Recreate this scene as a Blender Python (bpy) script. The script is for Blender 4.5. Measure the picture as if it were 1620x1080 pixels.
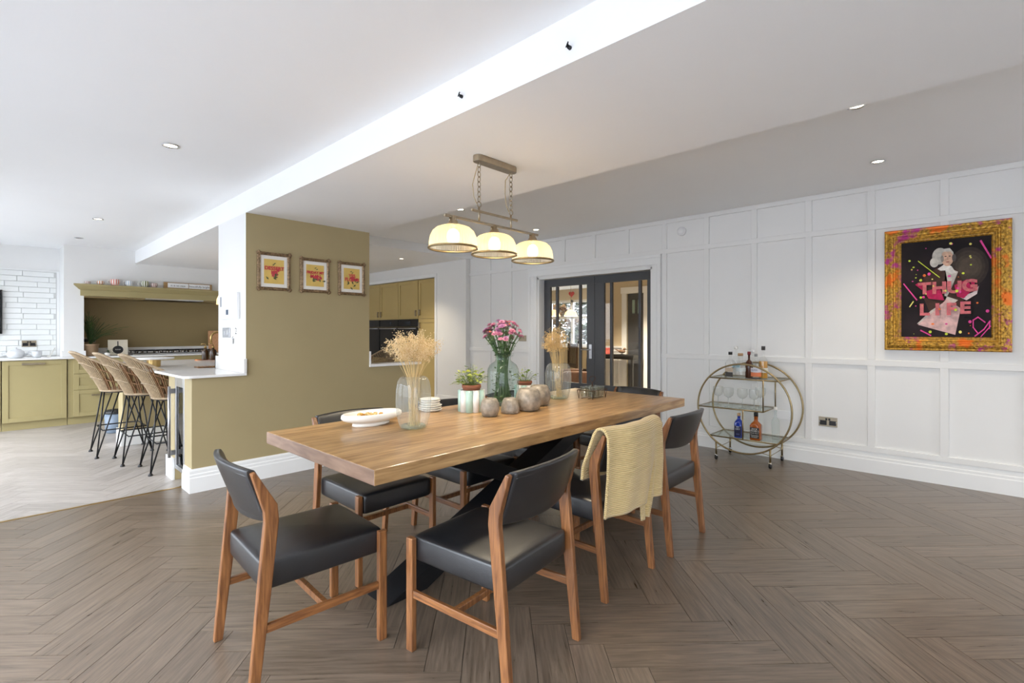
import bpy, bmesh, math, random
from math import pi, sin, cos, sqrt, atan2, radians
from mathutils import Vector, Matrix
random.seed(7)
for _o in list(bpy.data.objects): bpy.data.objects.remove(_o)
SC = bpy.context.scene
COL = SC.collection

# ------------------------------------------------------------------ camera
CAM_H = 1.26; FPX = 778.0; YH = 524.5; CXP = 810.0; ANG = radians(43.15)
cd = bpy.data.cameras.new('camera'); cam = bpy.data.objects.new('camera', cd); COL.objects.link(cam)
cam.location = (0, 0, CAM_H); cam.rotation_euler = (pi/2, 0, ANG - pi/2)
cd.sensor_fit = 'HORIZONTAL'; cd.sensor_width = 36; cd.lens = FPX/1620*36; cd.shift_y = -(540-YH)/1620
cd.clip_start = 0.02; cd.clip_end = 200
SC.camera = cam

# ------------------------------------------------------------------ view
vs = SC.view_settings
vs.view_transform = 'Standard'; vs.look = 'None'; vs.gamma = 1; vs.use_curve_mapping = False
vs.exposure = 0.45

# ------------------------------------------------------------------ world: bright overcast sky
W = bpy.data.worlds.new('sky'); SC.world = W; W.use_nodes = True
wn = W.node_tree.nodes; wn.clear(); wl = W.node_tree.links
wo = wn.new('ShaderNodeOutputWorld'); wb = wn.new('ShaderNodeBackground')
wb.inputs[0].default_value = (0.86, 0.91, 1.0, 1)
wt_ = wn.new('ShaderNodeTexCoord'); wsep = wn.new('ShaderNodeSeparateXYZ'); wl.new(wt_.outputs['Generated'], wsep.inputs[0])
wmx = wn.new('ShaderNodeMath'); wmx.operation = 'MAXIMUM'; wmx.inputs[1].default_value = 0; wl.new(wsep.outputs[2], wmx.inputs[0])
SKY = 12.0          # zenith luminance; overcast sky falls to a third of it at the horizon
wma = wn.new('ShaderNodeMath'); wma.operation = 'MULTIPLY_ADD'; wma.inputs[1].default_value = SKY*2/3; wma.inputs[2].default_value = SKY/3; wl.new(wmx.outputs[0], wma.inputs[0]); wl.new(wma.outputs[0], wb.inputs[1])
wl.new(wb.outputs[0], wo.inputs[0])

# ------------------------------------------------------------------ daylight portals at the glazed openings (sampling aid for the sky)
def portal(name, loc, rot, sx, sy):
    l = bpy.data.lights.new(name, 'AREA'); l.shape = 'RECTANGLE'; l.size = sx; l.size_y = sy
    l.cycles.is_portal = True
    o = bpy.data.objects.new(name, l); COL.objects.link(o); o.location = loc; o.rotation_euler = rot
    return o
XL, YR = -0.95, -2.6           # inner faces of the garden wall and the wall behind the camera
portal('window_daylight', (XL-0.05, 1.1, 1.06), (0, -pi/2, 0), 2.12, 6.6)
portal('window_daylight', (4.6, YR-0.05, 1.5), (pi/2, 0, 0), 0.8, 1.3)  # portal of the added rear window
portal('window_daylight', (XL-0.05, 7.15, 1.06), (0, -pi/2, 0), 2.12, 3.9)

# ------------------------------------------------------------------ photo pixel -> point (a pixel gives a direction, a plane gives the distance)
FW = Vector((cos(ANG), sin(ANG), 0)); RT = Vector((sin(ANG), -cos(ANG), 0)); CP = Vector((0, 0, CAM_H))
def ray(u, v): return FW + RT*((u-CXP)/FPX) + Vector((0, 0, (YH-v)/FPX))
def onZ(u, v, z): d = ray(u, v); return CP + d*((z-CAM_H)/d.z)
def onX(u, v, x): d = ray(u, v); return CP + d*(x/d.x)
def onY(u, v, y): d = ray(u, v); return CP + d*(y/d.y)
def zat(p, v):
    t = p[0]*FW.x + p[1]*FW.y
    return CAM_H + (YH-v)*t/FPX
def proj(p):
    q = Vector(p)-CP; t = q.dot(FW)
    return (CXP + FPX*q.dot(RT)/t, YH - FPX*q.z/t, t)

# ------------------------------------------------------------------ mesh builder
class MB:
    def __init__(s): s.v = []; s.f = []; s.sm = []; s.mi = []; s.uv = None
    def add(s, vs, fs, smooth=False, mi=0):
        b = len(s.v); s.v += [tuple(p) for p in vs]
        for f in fs: s.f.append(tuple(i+b for i in f)); s.sm.append(smooth); s.mi.append(mi)
        return s
    def box(s, x0, x1, y0, y1, z0, z1, mi=0):
        return s.add([(x0,y0,z0),(x1,y0,z0),(x1,y1,z0),(x0,y1,z0),(x0,y0,z1),(x1,y0,z1),(x1,y1,z1),(x0,y1,z1)],
                     [(3,2,1,0),(4,5,6,7),(0,1,5,4),(1,2,6,5),(2,3,7,6),(3,0,4,7)], False, mi)
    def prism(s, poly, h0, h1, ax='z', mi=0, smooth=False):
        n = len(poly)
        def P(a, b, h): return (a,b,h) if ax == 'z' else ((h,a,b) if ax == 'x' else (a,h,b))
        vs = [P(a,b,h0) for a,b in poly] + [P(a,b,h1) for a,b in poly]
        s.add(vs, [tuple(range(n-1,-1,-1)), tuple(range(n,2*n))], False, mi)
        b = len(s.v)-2*n
        for i in range(n):
            j = (i+1) % n; s.f.append((b+i,b+j,b+n+j,b+n+i)); s.sm.append(smooth); s.mi.append(mi)
        return s
    def lathe(s, prof, n=24, c=(0,0,0), mi=0, smooth=True, rad=None, cap0=False, cap1=False):
        vs = []
        for r, z in prof:
            for k in range(n):
                a = 2*pi*k/n; m = rad(a, z) if rad else 1
                vs.append((c[0]+r*m*cos(a), c[1]+r*m*sin(a), c[2]+z))
        fs = []
        for i in range(len(prof)-1):
            for k in range(n):
                k2 = (k+1) % n; fs.append((i*n+k, i*n+k2, (i+1)*n+k2, (i+1)*n+k))
        s.add(vs, fs, smooth, mi); b = len(s.v)-len(vs)
        if cap0: s.f.append(tuple(b+k for k in range(n-1,-1,-1))); s.sm.append(False); s.mi.append(mi)
        if cap1:
            q = b+(len(prof)-1)*n; s.f.append(tuple(q+k for k in range(n))); s.sm.append(False); s.mi.append(mi)
        return s
    def tube(s, path, r, n=8, closed=False, mi=0, cap=True, up=None):
        P = [Vector(p) for p in path]; m = len(P); rs = r if isinstance(r, (list, tuple)) else [r]*m
        vs = []; prev = None
        for i in range(m):
            if closed: t = P[(i+1) % m]-P[i-1]
            else: t = P[min(i+1,m-1)]-P[max(i-1,0)]
            if t.length < 1e-9: t = Vector((0,0,1))
            t.normalize()
            if prev is None:
                a = Vector(up) if up else (Vector((0,0,1)) if abs(t.z) < .9 else Vector((1,0,0)))
                u = a-t*a.dot(t)
            else: u = prev-t*prev.dot(t)
            if u.length < 1e-6: u = t.orthogonal()
            u.normalize(); prev = u; w = t.cross(u)
            for k in range(n):
                a = 2*pi*k/n; vs.append(P[i]+u*(rs[i]*cos(a))+w*(rs[i]*sin(a)))
        fs = []
        for i in range(m if closed else m-1):
            j = (i+1) % m
            for k in range(n):
                k2 = (k+1) % n; fs.append((i*n+k, i*n+k2, j*n+k2, j*n+k))
        s.add(vs, fs, True, mi)
        if cap and not closed:
            b = len(s.v)-len(vs)
            s.f += [tuple(b+k for k in range(n-1,-1,-1)), tuple(b+(m-1)*n+k for k in range(n))]
            s.sm += [False, False]; s.mi += [mi, mi]
        return s
    def bar(s, p0, p1, w, h, up=(0,0,1), mi=0):
        p0 = Vector(p0); p1 = Vector(p1); t = (p1-p0).normalized(); u = Vector(up); u = (u-t*u.dot(t)).normalized(); q = t.cross(u)
        vs = []
        for p in (p0, p1):
            for a, b in ((-1,-1),(1,-1),(1,1),(-1,1)): vs.append(p+q*(a*w/2)+u*(b*h/2))
        return s.add(vs, [(3,2,1,0),(4,5,6,7),(0,1,5,4),(1,2,6,5),(2,3,7,6),(3,0,4,7)], False, mi)
    def grid(s, fn, nu, nv, cu=False, cv=False, smooth=True, mi=0):
        mu = nu if cu else nu+1; mv = nv if cv else nv+1
        vs = [fn(i/nu, j/nv) for i in range(mu) for j in range(mv)]
        fs = []
        for i in range(nu):
            for j in range(nv):
                i2 = (i+1) % mu; j2 = (j+1) % mv
                fs.append((i*mv+j, i2*mv+j, i2*mv+j2, i*mv+j2))
        return s.add(vs, fs, smooth, mi)
    def ball(s, c, r, nu=12, nv=8, mi=0):
        rx, ry, rz = r if isinstance(r, (list, tuple)) else (r, r, r)
        prof = []
        vs = [(c[0], c[1], c[2]-rz)]; fs = []
        for i in range(1, nv):
            t = pi*i/nv
            for k in range(nu):
                a = 2*pi*k/nu; vs.append((c[0]+rx*sin(t)*cos(a), c[1]+ry*sin(t)*sin(a), c[2]-rz*cos(t)))
        vs.append((c[0], c[1], c[2]+rz)); L = len(vs)-1
        for k in range(nu):
            k2 = (k+1) % nu; fs.append((0, 1+k2, 1+k)); fs.append((L, L-nu+k, L-nu+k2))
            for i in range(nv-2): fs.append((1+i*nu+k, 1+i*nu+k2, 1+(i+1)*nu+k2, 1+(i+1)*nu+k))
        return s.add(vs, fs, True, mi)
    def rbox(s, c, h, e=0.35, nu=32, nv=16, mi=0, dome=0):
        """superellipsoid-ish cushion"""
        def sp(x, p): return math.copysign(abs(x)**p, x)
        vs = []; fs = []
        for i in range(nv+1):
            t = -pi/2+pi*i/nv
            for k in range(nu):
                a = 2*pi*k/nu
                x = sp(cos(t), e)*sp(cos(a), e*.6); y = sp(cos(t), e)*sp(sin(a), e*.6); z = sp(sin(t), e)
                zz = c[2]+h[2]*z
                if dome and z > 0: zz += dome*z*(1-x*x)*(1-y*y)
                vs.append((c[0]+h[0]*x, c[1]+h[1]*y, zz))
        for i in range(nv):
            for k in range(nu):
                k2 = (k+1) % nu; fs.append((i*nu+k, i*nu+k2, (i+1)*nu+k2, (i+1)*nu+k))
        return s.add(vs, fs, True, mi)
    def xf(s, M):
        s.v = [tuple(M @ Vector(p)) for p in s.v]; return s
    def mesh(s, name, recalc=True, weld=0):
        me = bpy.data.meshes.new(name); me.from_pydata(s.v, [], s.f)
        me.polygons.foreach_set('use_smooth', s.sm); me.polygons.foreach_set('material_index', s.mi)
        if recalc or weld:
            bm = bmesh.new(); bm.from_mesh(me)
            if weld: bmesh.ops.remove_doubles(bm, verts=bm.verts, dist=weld)
            bmesh.ops.recalc_face_normals(bm, faces=bm.faces); bm.to_mesh(me); bm.free()
        me.update(); return me
    def build(s, name, mat, parent=None, bevel=0, seg=2, recalc=True, weld=0, solid=0, **tags):
        me = s.mesh(name, recalc, weld)
        for m in (mat if isinstance(mat, (list, tuple)) else [mat]): me.materials.append(m)
        return put(name, me, parent, bevel, seg, solid, **tags)

def put(name, me, parent=None, bevel=0, seg=2, solid=0, loc=None, rot=None, **tags):
    o = bpy.data.objects.new(name, me); COL.objects.link(o)
    if parent: o.parent = parent
    if loc: o.location = loc
    if rot: o.rotation_euler = rot
    if solid:
        m = o.modifiers.new('solid', 'SOLIDIFY'); m.thickness = solid; m.offset = 0
    if bevel:
        m = o.modifiers.new('bevel', 'BEVEL'); m.width = bevel; m.segments = seg; m.limit_method = 'ANGLE'; m.angle_limit = radians(40)
    tag(o, **tags); return o
def tag(o, label=None, cat=None, group=None, kind=None):
    if label: o['label'] = label
    if cat: o['category'] = cat
    if group: o['group'] = group
    if kind: o['kind'] = kind
    return o
def thing(name, loc, label, cat, rz=0, group=None):
    o = bpy.data.objects.new(name, None); COL.objects.link(o); o.empty_display_size = .05
    o.location = loc; o.rotation_euler = (0, 0, rz); return tag(o, label, cat, group)
KIDS = {}
def copy_tree(o, parent=None):
    c = o.copy(); COL.objects.link(c)
    if parent: c.parent = parent
    for ch in [x for x in bpy.data.objects if x.parent == o]: copy_tree(ch, c)
    return c
def dup(root, loc, rz, label, scale=None):
    c = copy_tree(root); c.location = loc; c.rotation_euler = (0, 0, rz); c['label'] = label
    return c
def struct(name, mb, mat, parent=None, bevel=0, **k):
    o = mb.build(name, mat, parent, bevel, **k)
    if not parent: o['kind'] = 'structure'
    return o
def text_mb(txt, size, align='CENTER', depth=0.0, ext=None, bold=0.0):
    """lettering as mesh in the local xy plane"""
    cu = bpy.data.curves.new('lettering', 'FONT'); cu.body = txt; cu.size = size; cu.align_x = align; cu.align_y = 'CENTER'
    cu.extrude = depth; cu.offset = bold; cu.resolution_u = 3
    ob = bpy.data.objects.new('lettering', cu); COL.objects.link(ob)
    dg = bpy.context.evaluated_depsgraph_get(); me = bpy.data.meshes.new_from_object(ob.evaluated_get(dg))
    mb = MB(); mb.add([v.co for v in me.vertices], [tuple(p.vertices) for p in me.polygons])
    bpy.data.objects.remove(ob); bpy.data.curves.remove(cu); bpy.data.meshes.remove(me)
    return mb

# ------------------------------------------------------------------ materials
def s2l(c): return tuple((x/255/12.92 if x/255 <= .04045 else ((x/255+.055)/1.055)**2.4) for x in c)
def newmat(name):
    m = bpy.data.materials.new(name); m.use_nodes = True
    nt = m.node_tree; b = nt.nodes['Principled BSDF']; return m, nt, b
def ramp(nt, c0, c1, p0=.3, p1=.7):
    r = nt.nodes.new('ShaderNodeValToRGB'); e = r.color_ramp.elements
    e[0].position = p0; e[1].position = p1; e[0].color = (*c0, 1); e[1].color = (*c1, 1); return r
def mat(name, c, rough=.5, metal=0, var=.06, scale=8, bump=0, bscale=60, spec=.5, coat=0, sheen=0, emis=None, trans=0, sss=0):
    m, nt, b = newmat(name); c = s2l(c); N = nt.nodes; L = nt.links
    tc = N.new('ShaderNodeTexCoord'); nz = N.new('ShaderNodeTexNoise'); nz.inputs['Scale'].default_value = scale; nz.inputs['Detail'].default_value = 3
    L.new(tc.outputs['Object'], nz.inputs['Vector'])
    r = ramp(nt, tuple(x*(1-var) for x in c), tuple(min(1, x*(1+var)) for x in c)); L.new(nz.outputs['Fac'], r.inputs[0])
    L.new(r.outputs[0], b.inputs['Base Color'])
    b.inputs['Roughness'].default_value = rough; b.inputs['Metallic'].default_value = metal
    b.inputs['Specular IOR Level'].default_value = spec; b.inputs['Coat Weight'].default_value = coat
    b.inputs['Sheen Weight'].default_value = sheen
    if bump:
        n2 = N.new('ShaderNodeTexNoise'); n2.inputs['Scale'].default_value = bscale; L.new(tc.outputs['Object'], n2.inputs['Vector'])
        bp = N.new('ShaderNodeBump'); bp.inputs['Strength'].default_value = bump; bp.inputs['Distance'].default_value = .01
        L.new(n2.outputs['Fac'], bp.inputs['Height']); L.new(bp.outputs[0], b.inputs['Normal'])
    if emis: b.inputs['Emission Color'].default_value = (*s2l(emis[0]), 1); b.inputs['Emission Strength'].default_value = emis[1]
    if trans: b.inputs['Transmission Weight'].default_value = trans
    return m
def wood(name, c0, c1, axis='y', rough=.4, sc=6, stretch=14, coat=0, dark=None, bump=.15, coord='Object'):
    m, nt, b = newmat(name); N = nt.nodes; L = nt.links
    tc = N.new('ShaderNodeTexCoord'); oi = N.new('ShaderNodeObjectInfo')
    mp = N.new('ShaderNodeMapping'); sv = {'x': (1, stretch, stretch), 'y': (stretch, 1, stretch), 'z': (stretch, stretch, 1)}[axis]
    mp.inputs['Scale'].default_value = sv
    ad = N.new('ShaderNodeVectorMath'); ad.operation = 'ADD'; mu = N.new('ShaderNodeMath'); mu.operation = 'MULTIPLY'; mu.inputs[1].default_value = 31
    L.new(oi.outputs['Random'], mu.inputs[0]); L.new(tc.outputs[coord], ad.inputs[0]); L.new(mu.outputs[0], ad.inputs[1])
    L.new(ad.outputs[0], mp.inputs['Vector'])
    n1 = N.new('ShaderNodeTexNoise'); n1.inputs['Scale'].default_value = sc; n1.inputs['Detail'].default_value = 6; n1.inputs['Distortion'].default_value = .6
    L.new(mp.outputs[0], n1.inputs['Vector'])
    n2 = N.new('ShaderNodeTexNoise'); n2.inputs['Scale'].default_value = sc*.35; n2.inputs['Detail'].default_value = 2; L.new(ad.outputs[0], n2.inputs['Vector'])
    r = ramp(nt, s2l(c0), s2l(c1), .3, .72); L.new(n1.outputs['Fac'], r.inputs[0])
    mx = N.new('ShaderNodeMixRGB'); mx.blend_type = 'MULTIPLY'; mx.inputs[0].default_value = .55
    r2 = ramp(nt, (.62, .6, .58), (1.1, 1.1, 1.1), .3, .7); L.new(n2.outputs['Fac'], r2.inputs[0])
    L.new(r.outputs[0], mx.inputs[1]); L.new(r2.outputs[0], mx.inputs[2]); L.new(mx.outputs[0], b.inputs['Base Color'])
    b.inputs['Roughness'].default_value = rough; b.inputs['Coat Weight'].default_value = coat
    if bump:
        bp = N.new('ShaderNodeBump'); bp.inputs['Strength'].default_value = bump; bp.inputs['Distance'].default_value = .002
        L.new(n1.outputs['Fac'], bp.inputs['Height']); L.new(bp.outputs[0], b.inputs['Normal'])
    return m
def plankmat(name, c0, c1, c2, rough=.38):
    """plank: grain along uv.x, each plank its own tone"""
    m, nt, b = newmat(name); N = nt.nodes; L = nt.links
    uv = N.new('ShaderNodeUVMap'); uv.uv_map = 'UVMap'; oi = N.new('ShaderNodeObjectInfo'); ge = N.new('ShaderNodeNewGeometry')
    sm = N.new('ShaderNodeMath'); sm.operation = 'ADD'; L.new(oi.outputs['Random'], sm.inputs[0]); L.new(ge.outputs['Random Per Island'], sm.inputs[1])
    fr = N.new('ShaderNodeMath'); fr.operation = 'FRACT'; L.new(sm.outputs[0], fr.inputs[0])
    mu = N.new('ShaderNodeMath'); mu.operation = 'MULTIPLY'; mu.inputs[1].default_value = 57; L.new(fr.outputs[0], mu.inputs[0])
    ad = N.new('ShaderNodeVectorMath'); ad.operation = 'ADD'; L.new(uv.outputs[0], ad.inputs[0]); L.new(mu.outputs[0], ad.inputs[1])
    mp = N.new('ShaderNodeMapping'); mp.inputs['Scale'].default_value = (2.2, 34, 34); L.new(ad.outputs[0], mp.inputs['Vector'])
    n1 = N.new('ShaderNodeTexNoise'); n1.inputs['Scale'].default_value = 2.2; n1.inputs['Detail'].default_value = 7; n1.inputs['Roughness'].default_value = .62; n1.inputs['Distortion'].default_value = .5
    L.new(mp.outputs[0], n1.inputs['Vector'])
    r = ramp(nt, s2l(c0), s2l(c1), .32, .68); L.new(n1.outputs['Fac'], r.inputs[0])
    r2 = ramp(nt, (.88, .875, .87), (1.09, 1.09, 1.10), 0, 1); L.new(fr.outputs[0], r2.inputs[0])
    mx = N.new('ShaderNodeMixRGB'); mx.blend_type = 'MULTIPLY'; mx.inputs[0].default_value = 1
    L.new(r.outputs[0], mx.inputs[1]); L.new(r2.outputs[0], mx.inputs[2]); L.new(mx.outputs[0], b.inputs['Base Color'])
    rr = N.new('ShaderNodeMapRange'); rr.inputs[3].default_value = rough-.07; rr.inputs[4].default_value = rough+.10; L.new(n1.outputs['Fac'], rr.inputs[0]); L.new(rr.outputs[0], b.inputs['Roughness']); b.inputs['Specular IOR Level'].default_value = .75
    bp = N.new('ShaderNodeBump'); bp.inputs['Strength'].default_value = .25; bp.inputs['Distance'].default_value = .0015
    L.new(n1.outputs['Fac'], bp.inputs['Height']); L.new(bp.outputs[0], b.inputs['Normal'])
    return m
def glass(name, tint=(1, 1, 1), ior=1.35, rough=.02, body=0.0, bodycol=(200, 210, 200)):
    """thin glass: fresnel reflection over a tinted see-through sheet"""
    m, nt, b = newmat(name); N = nt.nodes; L = nt.links; N.remove(b)
    out = N['Material Output']; tr = N.new('ShaderNodeBsdfTransparent'); tr.inputs[0].default_value = (*tint, 1)
    gl = N.new('ShaderNodeBsdfGlossy'); gl.inputs['Roughness'].default_value = rough
    lw = N.new('ShaderNodeLayerWeight'); lw.inputs[0].default_value = .5; pw = N.new('ShaderNodeMath'); pw.operation = 'POWER'; pw.inputs[1].default_value = 4
    fz = N.new('ShaderNodeMath'); fz.operation = 'MULTIPLY_ADD'; fz.inputs[1].default_value = .6; fz.inputs[2].default_value = ((ior-1)/(ior+1))**2*1.5
    L.new(lw.outputs['Facing'], pw.inputs[0]); L.new(pw.outputs[0], fz.inputs[0])
    mx = N.new('ShaderNodeMixShader'); L.new(fz.outputs[0], mx.inputs[0]); L.new(tr.outputs[0], mx.inputs[1]); L.new(gl.outputs[0], mx.inputs[2])
    last = mx
    if body:
        df = N.new('ShaderNodeBsdfDiffuse'); df.inputs[0].default_value = (*s2l(bodycol), 1)
        m2 = N.new('ShaderNodeMixShader'); m2.inputs[0].default_value = body; L.new(mx.outputs[0], m2.inputs[1]); L.new(df.outputs[0], m2.inputs[2]); last = m2
    L.new(last.outputs[0], out.inputs[0]); return m
def leafmat(name, c0, c1, tl=.35, rough=.45):
    m, nt, b = newmat(name); N = nt.nodes; L = nt.links
    ge = N.new('ShaderNodeNewGeometry'); r = ramp(nt, s2l(c0), s2l(c1), 0, 1); L.new(ge.outputs['Random Per Island'], r.inputs[0])
    L.new(r.outputs[0], b.inputs['Base Color']); b.inputs['Roughness'].default_value = rough
    t = N.new('ShaderNodeBsdfTranslucent'); L.new(r.outputs[0], t.inputs[0]); mx = N.new('ShaderNodeMixShader'); mx.inputs[0].default_value = tl
    L.new(b.outputs[0], mx.inputs[1]); L.new(t.outputs[0], mx.inputs[2]); L.new(mx.outputs[0], N['Material Output'].inputs[0]); return m
def stripemat(name, cols, n, rough=.35):
    """vertical stripes round a lathe"""
    m, nt, b = newmat(name); N = nt.nodes; L = nt.links
    tc = N.new('ShaderNodeTexCoord'); sx = N.new('ShaderNodeSeparateXYZ'); L.new(tc.outputs['Object'], sx.inputs[0])
    at = N.new('ShaderNodeMath'); at.operation = 'ARCTAN2'; L.new(sx.outputs[1], at.inputs[0]); L.new(sx.outputs[0], at.inputs[1])
    mu = N.new('ShaderNodeMath'); mu.operation = 'MULTIPLY_ADD'; mu.inputs[1].default_value = n/(2*pi); mu.inputs[2].default_value = 50; L.new(at.outputs[0], mu.inputs[0])
    fr = N.new('ShaderNodeMath'); fr.operation = 'FRACT'; L.new(mu.outputs[0], fr.inputs[0])
    r = N.new('ShaderNodeValToRGB'); r.color_ramp.interpolation = 'CONSTANT'; e = r.color_ramp.elements
    while len(e) < len(cols): e.new(.5)
    for i, c in enumerate(cols): e[i].position = i/len(cols); e[i].color = (*s2l(c), 1)
    L.new(fr.outputs[0], r.inputs[0]); L.new(r.outputs[0], b.inputs['Base Color']); b.inputs['Roughness'].default_value = rough; return m
M = {}
M['white'] = mat('white_paint', (236, 235, 232), .55, var=.012, scale=2)
M['trim'] = mat('white_gloss_paint', (240, 240, 238), .3, var=.01, scale=3)
M['ceil'] = mat('ceiling_paint', (247, 247, 246), .7, var=.01, scale=1.5)
M['olive'] = mat('olive_wall_paint', (170, 154, 115), .6, var=.025, scale=2.5)
M['cab'] = mat('olive_cabinet_paint', (170, 156, 110), .38, var=.02, scale=4)
M['cabw'] = mat('olive_cabinet_warm_lit', (190, 166, 108), .38, var=.02, scale=4)  # olive cabinets, with yellowish light put into the colour
M['alcove'] = mat('bronze_olive_paint', (150, 130, 88), .5, var=.03, scale=3)
M['plank'] = plankmat('brown_oak_plank', (88, 75, 62), (128, 112, 96), 0, .29)
M['kplank'] = plankmat('pale_oak_plank', (148, 139, 131), (186, 179, 172), 0, .38)
M['sub'] = mat('plank_joint', (52, 46, 41), .8)
M['brass'] = mat('brushed_brass', (190, 160, 105), .28, 1, .06, 30)
M['agedbrass'] = mat('aged_brass', (158, 140, 104), .35, 1, .1, 30)
M['antique'] = mat('antique_nickel', (170, 158, 138), .35, 1, .08, 30)
M['steel'] = mat('brushed_steel', (190, 190, 192), .3, 1, .05, 20)
M['chrome'] = mat('chrome', (215, 215, 215), .12, 1, .03, 20)
M['black'] = mat('black_metal', (26, 27, 30), .42, .3, .1, 20)
M['blackp'] = mat('black_plastic', (22, 22, 23), .4, 0, .1, 20)
M['vinyl'] = mat('black_vinyl', (25, 26, 29), .35, 0, .15, 14, bump=.08, bscale=260, spec=.9, coat=.08)
M['chairwood'] = wood('teak', (100, 60, 33), (164, 110, 64), 'z', .38, 7, 12, .15)
M['chairwoodh'] = wood('teak_rail', (100, 60, 33), (160, 106, 60), 'y', .38, 7, 12, .15)
M['tablewood'] = wood('acacia_top', (142, 104, 64), (210, 170, 118), 'x', .34, 4.5, 10, .12)
M['tableend'] = wood('acacia_end', (120, 95, 79), (154, 126, 106), 'y', .5, 6, 5)
M['marble'] = mat('white_quartz', (240, 239, 237), .16, 0, .03, 3, spec=.5)
M['rattan'] = mat('natural_rattan', (168, 146, 116), .55, 0, .22, 40, bump=.2, bscale=200)
M['rattand'] = mat('dark_rattan', (128, 92, 58), .55, 0, .22, 40, bump=.2, bscale=200)
M['glass'] = glass('clear_glass', (.985, .99, .985), 1.38)
M['pane'] = glass('window_pane', (.97, .98, .98), 1.35, .0)
M['vase'] = glass('blown_glass', (.94, .96, .95), 1.45, .03, .09, (228, 232, 228))
M['vaseg'] = glass('smoky_green_glass', (.83, .90, .87), 1.42, .03, .02, (190, 210, 205))
M['grey'] = mat('charcoal_door_paint', (72, 73, 76), .4, 0, .03, 6)
M['cream'] = mat('cream_ceramic', (238, 234, 226), .35, 0, .02, 8)
M['whitep'] = mat('white_plastic', (240, 240, 240), .35, 0, .01, 8)
# ================================================================== ROOM SHELL
WX = 5.396; OY = 4.454; BX0, BX1 = 1.484, 2.642; KY = 9.53; THR = 4.69
CZ, KZ, SZ = 2.56, 2.44, 2.26
# ---- floors: herringbone planks laid at 45 degrees to the room
PW, PL = .14, .70; N5 = 5
def clip(poly, ax, val, keep):       # keep=+1: coord>=val
    out = []
    for i in range(len(poly)):
        a, b = poly[i], poly[(i+1) % len(poly)]
        ia = keep*(a[ax]-val) >= 0; ib = keep*(b[ax]-val) >= 0
        if ia: out.append(a)
        if ia != ib:
            t = (val-a[ax])/(b[ax]-a[ax]); out.append((a[0]+t*(b[0]-a[0]), a[1]+t*(b[1]-a[1])))
    return out
R2 = sqrt(2)
def plank_poly(cx, cy, ang):
    h = PL/2-.0011; w = PW/2-.0011; c, s_ = cos(ang), sin(ang)
    return [(cx+c*a-s_*b, cy+s_*a+c*b) for a, b in ((-h,-w),(h,-w),(h,w),(-h,w))]
def set_uv(me, fn):
    uvl = me.uv_layers.new(name='UVMap')
    for lp in me.loops: uvl.data[lp.index].uv = fn(me.vertices[lp.vertex_index].co)
def lay_planks(parent, material, x0, x1, y0, y1, xoff, limit, mask=None):
    cells = []
    span = 75
    cx0, cy0 = (x0+x1)/2, (y0+y1)/2
    r1c = int((cx0-xoff+cy0)/R2/PW); r2c = int((cy0-cx0+xoff)/R2/PW)
    for i in range(r1c-span, r1c+span):
        for j in range(r2c-span, r2c+span):
            t = (i-j) % (2*N5)
            if t == 0: a, b, ang = i*PW+PL/2, j*PW+PW/2, pi/4
            elif t == 2*N5-1: a, b, ang = i*PW+PW/2, j*PW+PL/2, 3*pi/4
            else: continue
            x = (a-b)/R2+xoff; y = (a+b)/R2
            if x < x0-.4 or x > x1+.4 or y < y0-.4 or y > y1+.4: continue
            poly = plank_poly(x, y, ang); full = poly
            for ax, v, k in ((0,x0,1),(0,x1,-1),(1,y0,1),(1,y1,-1)):
                poly = clip(poly, ax, v, k) if poly else poly
            if len(poly) < 3: continue
            q = proj((x, y, 0)); vis = q[2] > .3 and -150 < q[0] < 1770 and q[1] < 1250
            if mask and mask(x, y): vis = False
            cells.append((0 if vis else 1, q[2] if vis else x*x+y*y, x, y, ang, poly, poly == full))
    cells.sort(key=lambda c: c[:2])
    h = PL/2-.0011; w = PW/2-.0011
    mb = MB().box(-h, h, -w, w, -.009, 0); me0 = mb.mesh('plank'); me0.materials.append(material); set_uv(me0, lambda co: (co.x, co.y))
    rest = MB(); ruv = []
    for n, (nv, d, x, y, ang, poly, whole) in enumerate(cells):
        if n < limit and nv == 0:
            if whole: put('plank', me0, parent, loc=(x, y, 0), rot=(0, 0, ang))
            else:
                c, s_ = cos(-ang), sin(-ang)
                lp = [((px-x)*c-(py-y)*s_, (px-x)*s_+(py-y)*c) for px, py in poly]
                m = MB().prism(lp, -.009, 0).mesh('plank'); m.materials.append(material); set_uv(m, lambda co: (co.x, co.y))
                put('plank', m, parent, loc=(x, y, 0), rot=(0, 0, ang))
        else:
            b = len(rest.v); rest.prism(poly, -.009, 0); c, s_ = cos(-ang), sin(-ang)
            for vx in rest.v[b:]: ruv.append(((vx[0]-x)*c-(vx[1]-y)*s_, (vx[0]-x)*s_+(vx[1]-y)*c))
    if rest.v:
        m = rest.mesh('plank_field', recalc=False); m.materials.append(material)
        uvl = m.uv_layers.new(name='UVMap')
        for lp in m.loops: uvl.data[lp.index].uv = ruv[lp.vertex_index]
        o = put('plank_field', m, parent); o['kind'] = 'stuff'
fl = struct('floor', MB().box(XL, WX+.02, YR, THR, -.12, -.0075), M['sub']); fl['label'] = 'dark brown oak herringbone floor of the dining area'
lay_planks(fl, M['plank'], XL, WX+.02, YR, THR, .215, 300)
fk = struct('floor', MB().box(XL, WX+.02, THR, KY, -.12, -.0075), M['sub']); fk['label'] = 'pale grey oak herringbone floor of the kitchen'
lay_planks(fk, M['kplank'], XL, WX+.02, THR+.012, KY, .71, 300)
struct('trim_1', MB().box(XL, 1.14, THR-.008, THR+.016, -.006, .0035), M['brass'], bevel=.002)

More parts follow.
